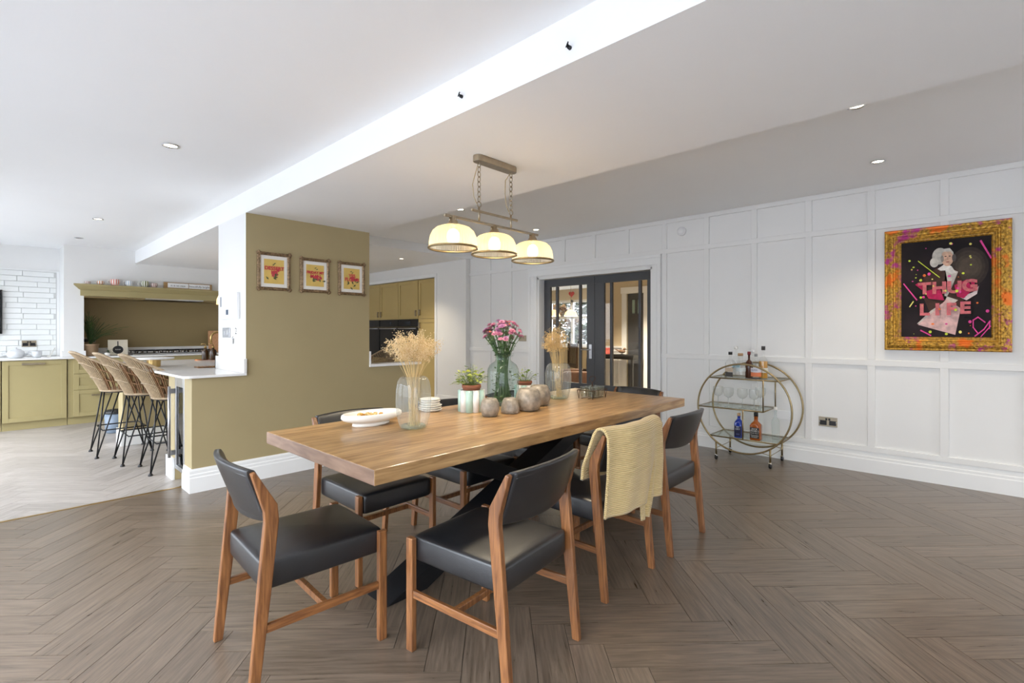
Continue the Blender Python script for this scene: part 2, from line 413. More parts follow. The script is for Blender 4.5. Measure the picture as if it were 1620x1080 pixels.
# ---- ceilings
struct('ceiling', MB().box(BX1, WX+.15, YR-.15, 5.95, CZ, 2.9), M['ceil'])
struct('ceiling', MB().box(XL-.15, BX0, YR-.15, KY+.15, KZ, 2.9), M['ceil'])
struct('ceiling', MB().box(BX0, BX1, YR-.15, KY+.15, SZ, 2.9), M['ceil'])
struct('ceiling', MB().box(BX1, WX+.15, 5.95, KY+.15, KZ, 2.9), M['ceil'])

# ---- panelled wall on the right with double door opening
DY0, DY1, DZ = 2.77, 4.56, 2.03
w = MB().box(WX, WX+.15, YR-.15, DY0, -.12, CZ).box(WX, WX+.15, DY1, 6.0, -.12, CZ).box(WX, WX+.15, DY0, DY1, DZ, CZ)
wr = struct('wall_right', w, M['white'])
BT = .018
def batten(y0, y1, z0, z1, name='batten'):
    MB().box(WX-BT, WX+.002, y0, y1, z0, z1).build(name, M['white'], wr, .0022, 1)
bc = [2.617-.489*k for k in range(0, 11)]
for c in bc: batten(c-.028, c+.028, .235, .957); batten(c-.028, c+.028, 1.010, 2.165); batten(c-.028, c+.028, 2.215, 2.512)
for c in (3.106, 3.595, 4.084, 4.573): batten(c-.028, c+.028, 2.215, 2.512)
for c in (5.08, 5.53): batten(c-.028, c+.028, .235, .957); batten(c-.028, c+.028, 1.010, 2.165); batten(c-.028, c+.028, 2.215, 2.512)
for y0, y1 in ((YR, DY0-.112), (DY1+.152, 5.999)):
    batten(y0, y1, .188, .235, 'rail'); batten(y0, y1, .957, 1.010, 'rail')
batten(YR, 5.999, 2.165, 2.215, 'rail'); batten(YR, 5.999, 2.512, CZ-.001, 'rail')
def skirting(name, p0, p1, n, h=.19, d=.02):
    """stepped skirting from p0 to p1, n = outward normal"""
    p0 = Vector((*p0, 0)); p1 = Vector((*p1, 0)); t = (p1-p0); L = t.length; t.normalize(); n = Vector((*n, 0))
    prof = [(0,0),(d,0),(d,h*.62),(d*.78,h*.66),(d*.78,h*.76),(d*.55,h*.80),(d*.55,h*.92),(d*.3,h),(0,h)]
    mb = MB(); vs = [p0+n*a+Vector((0,0,b)) for a,b in prof]+[p1+n*a+Vector((0,0,b)) for a,b in prof]; k = len(prof)
    mb.add(vs, [tuple(range(k)), tuple(range(2*k-1,k-1,-1))]+[(i,(i+1)%k,k+(i+1)%k,k+i) for i in range(k)])
    return struct(name, mb, M['trim'])
skirting('baseboard_right', (WX, YR), (WX, DY0-.112), (-1,0)); skirting('baseboard_right', (WX, DY1+.152), (WX, 6.0), (-1,0))
# architrave round the double doors
a = MB()
for y0, y1, yi in ((DY0-.11, DY0, 0), (DY1, DY1+.15, 1)):
    a.box(WX-.024, WX, y0, y1, 0, DZ+.02); a.box(WX-.034, WX-.024, y0+(.0 if yi == 0 else .11), y1-(.07 if yi == 0 else 0), 0, DZ+.02)
    a.box(WX-.029, WX-.024, y0+.045, y1-.04, 0, DZ+.02)
a.box(WX-.03, WX, DY0-.11, DY1+.15, DZ+.02, 2.165); a.box(WX-.04, WX-.03, DY0-.118, DY1+.155, 2.13, 2.165)
a.box(WX, WX+.15, DY0, DY0+.03, 0, DZ); a.box(WX, WX+.15, DY1-.03, DY1, 0, DZ); a.box(WX, WX+.15, DY0, DY1, DZ-.028, DZ)
struct('trim_2', a, M['trim'], bevel=.003)

# ---- olive pier with the white return, half walls and quartz ledges
pm = MB().box(BX0, BX1, OY, 5.169, -.12, SZ)
pm.mi = [0, 0, 0, 0, 0, 1]           # faces: bottom, top, -y, +x, +y, -x
pier = struct('wall_middle', pm, [M['olive'], M['white']])
pm = MB().box(1.092, BX0, OY, 4.66, -.12, .893).box(1.17, BX0, 4.955, 5.169, -.12, .893); struct('wall_peninsula', pm, M['olive'])
pm = MB().box(BX1, 3.24, OY, 4.60, -.12, .903); struct('wall_low', pm, M['olive'])
skirting('baseboard_middle', (1.092-.02, OY), (3.24, OY), (0,-1), .185)
skirting('baseboard_peninsula', (1.092, OY), (1.092, 4.66), (-1,0), .185)
struct('trim_3', MB().box(BX1-.003, 3.27, OY-.02, 4.62, .903, .93), M['marble'], bevel=.003)
struct('trim_4', MB().box(BX1-.002, BX1+.018, OY-.004, 5.169, .93, 1.06), M['trim'])

# ---- far right: nib, white wall with built-in tall units, bulkhead
fx = 5.306
w = MB().box(fx, WX+.15, 6.0, 6.80, -.12, KZ).box(fx, WX+.15, 6.80, KY+.15, 2.205, KZ).box(6.0, 6.15, 6.80, KY+.15, -.12, 2.205).box(fx, 6.0, 9.32, KY+.15, -.12, 2.205)
struct('wall_far', w, M['white'])
struct('trim_5', MB().box(fx-.016, fx, 6.745, 6.80, 0, 2.265).box(fx-.016, fx, 6.80, 9.32, 2.205, 2.265), M['trim'], bevel=.003)
skirting('baseboard_far', (fx, 6.0), (fx, 6.745), (-1,0), .185)
struct('floor', MB().box(WX+.02, 6.15, 5.95, KY, -.12, -.001), M['kplank'])

# ---- kitchen back wall with chimney breast
KP = 8.96
w = MB().box(XL-.15, WX+.15, KY, KY+.15, -.12, 2.6); struct('wall_back', w, M['white'])
ch = MB().box(.705, .912, KP, KY, .917, KZ-.001).box(.912, 2.9, KP, KY, 1.77, KZ-.001).box(2.9, 3.1, KP, KY, .917, KZ-.001)
ch.box(.685, .93, KP-.02, KP+.25, .917, .995)
struct('wall_chimney', ch, M['white'])
struct('wall_alcove', MB().box(.913, 2.899, KY-.03, KY-.002, .917, 1.769), M['alcove'])
# white brick tiles, each set into the recess beside the chimney
tw = struct('wall_tiles', MB().box(-.93, .70, KY-.012, KY-.001, .918, 2.10), mat('tile_grout', (214, 214, 211), .8))
rt_ = random.Random(4); rowh = .0735
tm = mat('white_brick_slip', (236, 237, 234), .32, 0, .03, 9, bump=.18, bscale=25)
tiles = {}
for r in range(16):
    z0 = .925+r*rowh; x = .672-(.06, .19, .06, .02)[r % 4]-rt_.uniform(0, .02); first = True; xr = .672
    while xr > -.88:
        xl = max(x, -.91)
        wd = round(xr-xl-.006, 3)
        if wd > .02:
            MB().box(-wd/2, wd/2, -.007-rt_.random()*.003, .006, 0, rowh-.006).build('brick', tm, tw, .0025, 1).location = ((xl+xr)/2, KY-.014, z0)
        xr = xl; x = xl-rt_.choice((.30, .31, .29, .32))
struct('trim_6', MB().box(.674, .704, KY-.022, KY-.001, .917, 2.10).box(-.93, .704, KY-.022, KY-.001, 2.10, 2.118), M['trim'])

# ---- garden wall (left) with large glazed openings; wall behind the camera with an added window
w = MB(); x0, x1 = XL-.15, XL
for y0, y1, z0, z1 in ((YR-.15,-2.2,-.12,KZ), (4.4,5.2,-.12,KZ), (9.1,KY+.15,-.12,KZ), (-2.2,4.4,2.12,KZ), (5.2,9.1,2.12,KZ), (-2.2,4.4,-.12,-.001), (5.2,9.1,-.12,-.001)):
    w.box(x0, x1, y0, y1, z0, z1)
struct('wall_left', w, M['white'])
w = MB()
for x0, x1, z0, z1 in ((XL-.15,4.2,-.12,CZ), (5.0,WX+.15,-.12,CZ), (4.2,5.0,2.15,CZ), (4.2,5.0,-.12,.85)): w.box(x0, x1, YR-.15, YR, z0, z1)
struct('wall_rear', w, M['white'])
def glazing(name, o, ax, span, z0, z1, n):
    """window frame with n lights; ax 'y' runs along y at x=o, 'x' runs along x at y=o"""
    fr = MB(); gl = MB(); a0, a1 = span; t = .05
    def bx(m, p, q, za, zb, d=.06):
        if ax == 'y': m.box(o-d/2, o+d/2, p, q, za, zb)
        else: m.box(p, q, o-d/2, o+d/2, za, zb)
    for k in range(n+1):
        c = a0+(a1-a0)*k/n; bx(fr, max(a0, c-t/2), min(a1, c+t/2), z0, z1)
    bx(fr, a0, a1, z0, z0+t, .055); bx(fr, a0, a1, z1-t, z1, .055)
    f = struct(name, fr, M['grey'])
    for k in range(n):
        g = MB(); bx(g, a0+(a1-a0)*k/n+t/2, a0+(a1-a0)*(k+1)/n-t/2, z0+t, z1-t, .006); g.build('pane', M['pane'], f)
glazing('window_1', XL-.08, 'y', (-2.2, 4.4), 0, 2.12, 6); glazing('window_2', XL-.08, 'y', (5.2, 9.1), 0, 2.12, 4); glazing('window_added', YR-.08, 'x', (4.2, 5.0), .85, 2.15, 1)  # rear window is added, unseen, to brighten the right end of the panelling
# garden outside
gm = mat('grey_patio_slab', (140, 142, 147), .8, 0, .08, 3)
struct('floor', MB().box(-16, XL-.15, -12, 22, -.3, -.14).box(XL-.15, 14, -14, YR-.15, -.3, -.14), gm); 

# ---- double doors: charcoal frames with three panes each
def leaf(name, y0, y1, panes, handle):
    X0, X1 = 5.51, 5.55; zt, zb = 1.897, .56
    fr = MB().box(X0, X1, y0, y1, zt, 2.0).box(X0, X1, y0, y1, .006, zb)
    edges = [y0]+[e for p in panes for e in p]+[y1]
    for k in range(0, len(edges), 2): fr.box(X0, X1, edges[k], edges[k+1], zb, zt)
    d = struct(name, fr, M['grey'], bevel=.003)
    pn = MB().box(X0-.004, X0+.002, y0+.10, y1-.10, .12, .46); pn.build('panel', M['grey'], d, .004)
    for a_, b_ in panes: MB().box(X0+.017, X0+.023, a_, b_, zb, zt).build('pane', M['pane'], d)
    if handle:
        yh = onX(934, 560, X0).y; pl = MB().box(X0-.006, X0, yh-.021, yh+.021, .90, 1.09).build('handle_plate', M['steel'], d, .002)
        hb = MB().tube([(X0-.006, yh, 1.02), (X0-.045, yh, 1.02), (X0-.05, yh+.012, 1.02), (X0-.05, yh+.12, 1.02)], .009, 10); hb.build('lever', M['steel'], d)
    return d
def pY(u): return onX(u, 520, 5.53).y
ymid = pY(942)
leaf('door_1', ymid+.002, 4.528, [(pY(880.5), pY(872)), (pY(917), pY(883.5)), (pY(929.5), pY(920))][::-1], True)
leaf('door_2', 2.802, ymid-.002, [(pY(966), pY(957)), (pY(1011), pY(969.5)), (pY(1025), pY(1015))][::-1], False)
# ================================================================== DINING TABLE
TZ = .77; TX0, TX1, TY0, TY1 = .936, 3.506, 1.546, 2.530; TT = .058
TCX, TCY = (TX0+TX1)/2, (TY0+TY1)/2
tb = thing('dining_table', (TCX, TCY, 0), 'long rectangular wooden dining table with thick top and black crossed steel base', 'table')
hx, hy = (TX1-TX0)/2, (TY1-TY0)/2
mb = MB().box(-hx, hx, -hy, hy, TZ-TT, TZ); mb.mi = [0, 0, 0, 1, 0, 1]
mb.build('tabletop', [M['tablewood'], M['tableend']], tb, .004)
for k, sgn in enumerate((-1, 1)):       # two broad beams crossing at mid length
    foot = Vector((sgn*.86, 0, 0)); top = Vector((-sgn*.80, 0, TZ-TT-.006)); hw = .115; wy = .085 if k == 0 else .083
    vs = []
    for p in (foot, top):
        for a_, b_ in ((-1,-1),(1,-1),(1,1),(-1,1)): vs.append(p+Vector((a_*hw, b_*wy, 0)))
    MB().add(vs, [(3,2,1,0),(4,5,6,7),(0,1,5,4),(1,2,6,5),(2,3,7,6),(3,0,4,7)]).build('leg', M['black'], tb, .002)
    MB().box(sgn*.80-.16, sgn*.80+.16, -.36, .36, TZ-TT-.006, TZ-TT).build('mounting_plate', M['black'], tb, .001)

# ================================================================== DINING CHAIRS (teak frame, black vinyl)
def make_chair(label):
    t = thing('dining_chair', (0, 0, 0), label, 'chair', group='black vinyl dining chairs round the table')
    for s in (-1, 1):
        x0, x1 = s*.2275-.0125, s*.2275+.0125
        MB().box(x0, x1, .209, .245, 0, .446).build('leg', M['chairwood'], t, .004)
        # rear leg rakes back at the foot, bends forward of the back and leans out again at the top
        fr = [(-.245,0),(-.203,.36),(-.178,.60),(-.183,.655),(-.246,.765)]
        bk = [(-.278,0),(-.248,.36),(-.226,.60),(-.228,.635),(-.270,.775)]
        MB().prism(fr[::1]+[(-.255,.780)]+bk[::-1], x0, x1, 'x').build('leg', M['chairwood'], t, .004)
        MB().box(x0+.004, x1-.004, -.232, .209, .213, .243).build('side_stretcher', M['chairwoodh'], t, .003)
    MB().box(-.219, .219, -.016, .006, .214, .240).build('cross_stretcher', M['chairwood'], t, .003)
    MB().rbox((0, .008, .398), (.2140, .236, .053), .20, 56, 18, dome=.012).build('seat', M['vinyl'], t)
    def bp(u, v):      # curved padded backrest: u across, v round the section
        x = -.214+.428*u; q = (x/.214)**2; bow = .034*(1-q)
        a = 2*pi*v; e = .35
        cz = math.copysign(abs(sin(a))**e, sin(a)); cy = math.copysign(abs(cos(a))**e, cos(a))
        zb = .592-.014*(1-q); zt = .784+.006*(1-q); zc = (zb+zt)/2+cz*(zt-zb)/2
        yc = -.199-max(0, (zc-.60))*.36-bow
        return (x, yc+cy*.016, zc)
    m = MB().grid(bp, 24, 28, cv=True)
    n = 28; L = len(m.v)
    m.f += [tuple(range(n-1,-1,-1)), tuple(range(L-n, L))]; m.sm += [False, False]; m.mi += [0, 0]
    b = m.build('backrest', M['vinyl'], t)
    pth = []
    for i in range(25):
        x = -.205+.41*i/24; q = (x/.214)**2; pth.append((x, -.199-.155*.36-.034*(1-q)-.0165, .762+.006*(1-q)))
    MB().tube(pth, .0028, 6).build('piping', M['vinyl'], b)
    return t
CH = [((1.399, 1.422), radians(5.9), 'empty black vinyl chair in the foreground, its back to the camera'),
      ((2.195, 1.512), 0.0, 'black vinyl chair with a mustard knitted blanket over its back'),
      ((2.843, 1.50), radians(.5), 'black vinyl chair behind the blanket chair, nearest the bar cart'),
      ((.893, 2.010), radians(-93), 'black vinyl chair at the near end of the table, facing right'),
      ((1.485, 2.445), pi, 'black vinyl chair on the far side, by the white dish'),
      ((2.13, 2.400), pi, 'black vinyl chair on the far side, behind the plates and potted ivy'),
      ((2.79, 2.415), pi, 'black vinyl chair on the far side, behind the large flower vase'),
      ((3.475, 2.085), radians(82), 'black vinyl chair at the far end of the table, before the charcoal doors')]
c0 = make_chair(CH[0][2]); c0.location = (*CH[0][0], 0); c0.rotation_euler.z = CH[0][1]
for (p, r, l) in CH[1:]: dup(c0, (*p, 0), r, l)

# ================================================================== KNITTED BLANKET over the second chair's back
bm_, nt, b = newmat('mustard_knit'); N = nt.nodes; L = nt.links
tc = N.new('ShaderNodeTexCoord'); wv = N.new('ShaderNodeTexWave'); wv.bands_direction = 'Z'; wv.inputs['Scale'].default_value = 36; wv.inputs['Distortion'].default_value = .5
L.new(tc.outputs['UV'], wv.inputs['Vector']); r = ramp(nt, s2l((198, 168, 110)), s2l((228, 202, 146)), .2, .8); L.new(wv.outputs['Fac'], r.inputs[0]); L.new(r.outputs[0], b.inputs['Base Color'])
wv.bands_direction = 'Y'
bp_ = N.new('ShaderNodeBump'); bp_.inputs['Strength'].default_value = .7; bp_.inputs['Distance'].default_value = .004; L.new(wv.outputs['Fac'], bp_.inputs['Height']); L.new(bp_.outputs[0], b.inputs['Normal'])
b.inputs['Roughness'].default_value = .9; b.inputs['Sheen Weight'].default_value = .3
bl = thing('knitted_blanket', (2.195, 1.262, .36), 'mustard yellow ribbed knitted blanket draped over a chair back', 'blanket')
def drape(x0, x1, path, skewf, nu=40, nv=70, wob=.006, seed=1):
    rr = random.Random(seed); ph = [rr.uniform(0, 6) for _ in range(4)]
    P = [Vector((0, *p)) for p in path]; ls = [0]
    for i in range(1, len(P)): ls.append(ls[-1]+(P[i]-P[i-1]).length)
    def at(s):
        s *= ls[-1]
        for i in range(1, len(P)):
            if s <= ls[i]+1e-9:
                t = (s-ls[i-1])/(ls[i]-ls[i-1]); return P[i-1].lerp(P[i], t)
        return P[-1]
    def f(u, v):
        p = at(v); x = x0+(x1-x0)*u; hang = max(0, .74-p.z)
        x += skewf(u, v, p); w_ = wob*(1+4*hang)
        y = p.y+w_*sin(u*9+ph[0])*(1 if p.y < -.26 else .4)+w_*.6*sin(u*17+ph[1]+v*2)
        bow = .034*(1-((x)/.25)**2) if p.z > .60 else .034*(1-((x)/.25)**2)*max(0, (p.z-.2)/.4)
        return (x, y-max(0, bow), p.z+.012*sin(u*6+ph[2])*hang)
    mb = MB().grid(f, nu, nv); return mb, nu, nv, ls[-1]
def cloth(name, mb, nu, nv, L_, w_, parent, th):
    me = mb.mesh(name, recalc=True); me.materials.append(bm_)
    uvl = me.uv_layers.new(name='UVMap')
    for lp in me.loops:
        i = lp.vertex_index; uvl.data[lp.index].uv = ((i//(nv+1))/nu*w_, (i % (nv+1))/nv*L_)
    return put(name, me, parent, solid=th)
LZ = -.36     # local z is measured from the blanket's own base
def pth(zf, zb): return [(-.150, zf), (-.158, .62), (-.190, .70), (-.222, .782), (-.240, .806), (-.262, .812), (-.285, .803), (-.302, .775), (-.306, .70), (-.306, .60), (-.302, .50), (-.298, zb)]
def q_(pl): return [(y+.25, z+LZ) for y, z in pl]
def skew(u, v, p): return (.03*(u-.5)*max(0, .8-(p.z-LZ))*1.5)+(-.012 if v > .5 else 0)*u
mb, nu, nv, LL = drape(-.262, .250, pth(.555, .405), skew)
mb.v = [(x, y+.25, z+LZ) for x, y, z in mb.v]; cloth('fold', mb, nu, nv, LL, .51, bl, .012)
mb, nu, nv, LL = drape(-.02, .215, [(-.275, .70), (-.287, .60), (-.286, .45), (-.284, .315)], lambda u, v, p: -.10*(v**2)*(u-.45)*1.6, 20, 30, .004, 5)
mb.v = [(x, y+.25, z+LZ) for x, y, z in mb.v]; cloth('fold', mb, nu, nv, LL, .24, bl, .010)

# ================================================================== PENDANT over the table
pl = thing('pendant_light', (2.045, 2.05, SZ), 'three-light bar pendant with ribbed glass bell shades over the dining table', 'lamp')
an = M['antique']
lx = [1.722-2.045, 2.036-2.045, 2.379-2.045]; zb = 1.882-SZ
def stadium(hl, r, n=8):
    p = []
    for k in range(n+1): a = -pi/2+pi*k/n; p.append((hl+r*cos(a), r*sin(a)))
    for k in range(n+1): a = pi/2+pi*k/n; p.append((-hl+r*cos(a), r*sin(a)))
    return p
MB().prism(stadium(.135, .032), -.036, 0).build('ceiling_plate', an, pl, .003)
MB().bar((-.385, 0, zb), (.385, 0, zb), .014, .014).build('bar', an, pl, .003)
MB().bar((-.19, 0, zb+.062), (.19, 0, zb+.062), .013, .013).build('upper_bar', an, pl, .003)
for s in (-1, 1):
    x = s*.132
    MB().tube([(x, 0, zb+.005), (x, 0, zb+.085)], .006, 8).build('post', an, pl)
    ring = [(x+.016*cos(2*pi*k/14), 0, zb+.102+.016*sin(2*pi*k/14)) for k in range(14)]
    MB().tube(ring, .003, 6, closed=True).build('ring', an, pl)
    z1 = -.036; z0 = zb+.118; n = 8; h = (z1-z0)/n
    for k in range(n):
        c = z0+(k+.5)*h; lk = []; fa = k % 2
        for q in range(12):
            a = 2*pi*q/12; d = .0105*cos(a); e = (h*.62)*sin(a)
            lk.append((x+(d if fa else 0), (0 if fa else d), c+e))
        MB().tube(lk, .0027, 5, closed=True).build('chain_link', an, pl)
    cp = [(x, .004, -.036), (x-.03-.012*s, .006, -.09), (x-.045, .006, -.17), (x-.035, .005, -.24), (x-.005, .003, zb+.09)]
    cp2 = []
    for i in range(len(cp)-1):
        for q in range(5): cp2.append(Vector(cp[i]).lerp(Vector(cp[i+1]), q/5))
    MB().tube(cp2+[cp[-1]], .0024, 6).build('cord', mat('cord_fabric', (170, 150, 110), .6), pl)
# ribbed shade glass glows from the bulb inside
sg, nt, b = newmat('ribbed_shade_glass'); N = nt.nodes; L = nt.links; N.remove(b)
tr = N.new('ShaderNodeBsdfTransparent'); tr.inputs[0].default_value = (1, .93, .78, 1)
tl = N.new('ShaderNodeBsdfTranslucent'); tl.inputs[0].default_value = (1, .90, .68, 1)
gl = N.new('ShaderNodeBsdfGlossy'); gl.inputs['Roughness'].default_value = .12
m1 = N.new('ShaderNodeMixShader'); m1.inputs[0].default_value = .62; L.new(tr.outputs[0], m1.inputs[1]); L.new(tl.outputs[0], m1.inputs[2])
m2 = N.new('ShaderNodeMixShader'); m2.inputs[0].default_value = .08; L.new(m1.outputs[0], m2.inputs[1]); L.new(gl.outputs[0], m2.inputs[2])
tc = N.new('ShaderNodeTexCoord'); sx_ = N.new('ShaderNodeSeparateXYZ'); L.new(tc.outputs['Object'], sx_.inputs[0])
at_ = N.new('ShaderNodeMath'); at_.operation = 'ARCTAN2'; L.new(sx_.outputs[1], at_.inputs[0]); L.new(sx_.outputs[0], at_.inputs[1])
sn = N.new('ShaderNodeMath'); sn.operation = 'MULTIPLY'; sn.inputs[1].default_value = 60; L.new(at_.outputs[0], sn.inputs[0])
s2 = N.new('ShaderNodeMath'); s2.operation = 'SINE'; L.new(sn.outputs[0], s2.inputs[0])
bp_ = N.new('ShaderNodeBump'); bp_.inputs['Strength'].default_value = .5; bp_.inputs['Distance'].default_value = .004; L.new(s2.outputs[0], bp_.inputs['Height'])
L.new(bp_.outputs[0], tl.inputs['Normal']); L.new(bp_.outputs[0], gl.inputs['Normal']); L.new(m2.outputs[0], N['Material Output'].inputs[0])
blb = mat('warm_bulb', (255, 236, 190), .4, emis=((255, 222, 160), 7))
for x in lx:
    cz = 1.712-SZ
    MB().lathe([(.012,.172),(.017,.168),(.017,.150),(.024,.146),(.026,.136),(.044,.122),(.046,.116),(.040,.114)], 20, (x,0,cz)).build('lamp_cap', an, pl)
    for k in range(3):
        a = 2*pi*k/3+.5; MB().tube([(x+.019*cos(a), .019*sin(a), cz+.145), (x+.019*cos(a), .019*sin(a), cz+.165)], .004, 6).build('cap_screw', an, pl)
    me_o = MB().lathe([(.040,.120),(.066,.118),(.092,.108),(.112,.090),(.125,.062),(.130,.030),(.131,.0)], 48, (0,0,0)).build('shade', sg, pl); me_o.location = (x, 0, cz)
    MB().tube([(x+.1315*cos(2*pi*k/40), .1315*sin(2*pi*k/40), cz) for k in range(40)], .0062, 8, closed=True).build('shade_rim', M['agedbrass'], pl)
    MB().ball((x, 0, cz+.062), (.036, .036, .044), 14, 10).build('bulb', blb, pl)
    l = bpy.data.lights.new('pendant_glow', 'POINT'); l.energy = 1.0; l.color = (1, .86, .66); l.shadow_soft_size = .05
    lo = bpy.data.objects.new('pendant_glow', l); COL.objects.link(lo); lo.location = (2.045+x, 2.05, 1.712-.012)
    l = bpy.data.lights.new('pendant_downlight', 'SPOT'); l.energy = 10; l.color = (1, .86, .64); l.spot_size = radians(130); l.spot_blend = .7; l.shadow_soft_size = .05
    lo = bpy.data.objects.new('pendant_downlight', l); COL.objects.link(lo); lo.location = (2.045+x, 2.05, 1.712-.004)

# ================================================================== THINGS ON THE TABLE
def tz(u, v): return onZ(u, v, TZ)
def prop(name, uv, label, cat, group=None, rz=0):
    p = tz(*uv); return thing(name, (p.x, p.y, TZ), label, cat, rz, group), p
def shell(profile, th):        # closed vessel wall from an outer profile (bottom -> rim)
    inner = [(max(.001, r-th), max(z, th)) for r, z in profile]
    return [(0.0005, 0)]+profile+inner[::-1]+[(0.0005, th)]
# --- ribbed vase with dried gypsophila (nearest)
def ribs(n, amp): return lambda a, z: 1+amp*cos(n*a)
def dried_vase(name, uv, label, H, R, seed, spread, hgt, nst, col, lean=(0,0)):
    t, p = prop(name, uv, label, 'vase')
    prof = [(R*.62,0),(R*.72,.02*H),(R*.80,.08*H),(R*.93,.25*H),(R,.52*H),(R*.98,.75*H),(R*.90,.90*H),(R*.78,.97*H),(R*.62,H),(R*.60,H*.995)]
    MB().lathe(prof, 96, rad=ribs(16, .020)).build('vase_body', M['vase'], t)
    MB().lathe([(.0005,.003),(R*.6,.003),(R*.70,.012),(R*.66,.020),(.0005,.016)], 40).build('vase_base', glass('green_tinted_base', (.88,.94,.88), 1.45, .04, .06, (200,215,200)), t)
    rr = random.Random(seed); st = MB(); fl_ = MB()
    for k in range(nst):
        a = rr.uniform(0, 2*pi); q = sqrt(rr.random()); b0 = Vector((R*.3*rr.uniform(-1,1), R*.3*rr.uniform(-1,1), .012))
        nk = Vector((R*.45*cos(a)*q, R*.45*sin(a)*q, H)); hh = hgt*rr.uniform(.72, 1.0)*(1-.28*q)
        tp = Vector((spread*q*cos(a)+lean[0], spread*q*sin(a)+lean[1], H+hh))
        pts = [b0, (b0+nk)/2+Vector((rr.uniform(-.01,.01), rr.uniform(-.01,.01), 0)), nk, nk.lerp(tp, .5)+Vector((0,0,.02*q)), tp]
        st.tube(pts, [.0008,.0008,.0008,.0007,.0005], 4, cap=False)
        for w_ in range(11):     # sprays
            s0 = nk.lerp(tp, rr.uniform(.45, .98)); d = Vector((rr.gauss(0,1), rr.gauss(0,1), rr.uniform(.2,1.6))).normalized()*rr.uniform(.018,.05)
            st.tube([s0, s0+d*.6+Vector((0,0,.004)), s0+d], .0005, 3, cap=False)
            for z_ in range(rr.randint(5, 9)):
                c_ = s0+d*rr.uniform(.75,1.15)+Vector((rr.gauss(0,.006), rr.gauss(0,.006), rr.gauss(0,.006)))
                s_ = rr.uniform(.0016,.0034); n_ = Vector((rr.gauss(0,1), rr.gauss(0,1), rr.gauss(0,1))).normalized(); e1 = n_.orthogonal().normalized(); e2 = n_.cross(e1)
                fl_.add([c_+e1*s_, c_+e2*s_, c_-e1*s_, c_-e2*s_, c_+n_*s_*.9, c_-n_*s_*.7], [(0,1,4),(1,2,4),(2,3,4),(3,0,4),(1,0,5),(2,1,5),(3,2,5),(0,3,5)])
    bq = thing('dried_flowers', (p.x, p.y, TZ), label.replace('glass vase', 'dried flower sprays standing in the vase') if False else 'cream dried gypsophila bunch '+('standing in the ribbed vase nearest the camera' if seed == 11 else 'standing in the vase by the charcoal doors'), 'flowers')
    s_o = st.build('stems', mat('dried_stem', (218, 190, 134), .8), bq, recalc=False); s_o['kind'] = 'stuff'
    f_o = fl_.build('florets', leafmat('dried_floret', *col, .25, .8), bq, recalc=False); f_o['kind'] = 'stuff'
    return t
pv = tz(654, 677)
dried_vase('glass_vase', (654, 677), 'clear ribbed glass vase near the white dish', zat(pv, 595)-TZ, 27.5*(pv.x*FW.x+pv.y*FW.y)/FPX, 11, .145, zat(pv, 520)-zat(pv, 595), 66, ((224, 198, 148), (250, 234, 198)))
pv2 = tz(883, 630.5)
dried_vase('glass_vase', (883, 630.5), 'clear glass vase between the tealight holders and the tumbler caddy', zat(pv2, 574.5)-TZ, 20.5*(pv2.x*FW.x+pv2.y*FW.y)/FPX, 23, .085, zat(pv2, 514)-zat(pv2, 575), 44, ((226, 190, 122), (248, 222, 168)), (-.01, .02))
# --- white pedestal dish with amber beads
t, p = prop('pedestal_dish', (585, 672), 'white ceramic oval dish with a low foot, holding amber pieces', 'dish', rz=radians(-8))
def dish(u, v):
    a = 2*pi*u; rx, ry = .150, .092
    sec = [(.58,.0),(.62,.004),(.60,.018),(.74,.024),(.93,.034),(1.0,.046),(.985,.060),(.93,.066),(.86,.063),(.78,.054),(.60,.046),(.30,.043),(.01,.042)]
    k = v*(len(sec)-1); i = min(int(k), len(sec)-2); f = k-i
    r_ = sec[i][0]*(1-f)+sec[i+1][0]*f; z = sec[i][1]*(1-f)+sec[i+1][1]*f
    ext = 1+.18*max(0, cos(a+.5))**3*(1 if r_ > .6 else 0)
    return (rx*r_*cos(a)*ext, ry*r_*sin(a)*ext, z+.006*max(0, cos(a))*(1 if r_ > .6 else 0))
MB().grid(dish, 56, 24, cu=True).build('dish_body', M['cream'], t)
rr = random.Random(2); am = [mat('amber_piece', (206, 150, 62), .3), mat('straw_piece', (226, 196, 130), .5)]
for k in range(26):
    a = rr.uniform(0, 2*pi); q = sqrt(rr.random())*.55
    th_ = MB().ball((0,0,0), (.011, .007, .007), 8, 6).build('bead', am[k % 2]); th_.location = (p.x+.12*q*cos(a), p.y+.085*q*sin(a), TZ+.052+rr.random()*.006); th_.rotation_euler = (rr.random(), rr.random(), rr.random()*3)
    tag(th_, 'small %s bead heaped in the white oval dish' % ('amber', 'straw coloured')[k % 2], 'bead', 'beads in the white dish')
# --- stack of plates behind the near vase
p = tz(681, 650)
for k in range(6):
    R_ = .070 if k < 3 else .062
    zz = TZ+k*.0125
    pm_ = MB().lathe([(.0005,.002),(R_*.55,.002),(R_*.62,0),(R_*.66,.001),(R_,.012),(R_*1.005,.0145),(R_*.98,.0155),(R_*.64,.0055),(.0005,.005)], 40)
    o = pm_.build('plate', M['cream'], label='%s white china plate in the stack behind the near vase' % ('bottom', 'second', 'third', 'fourth', 'fifth', 'top')[k], cat='plate', group='stacked white plates'); o.location = (p.x+.002*(-1)**k, p.y+.001*k, zz+.0002*k)
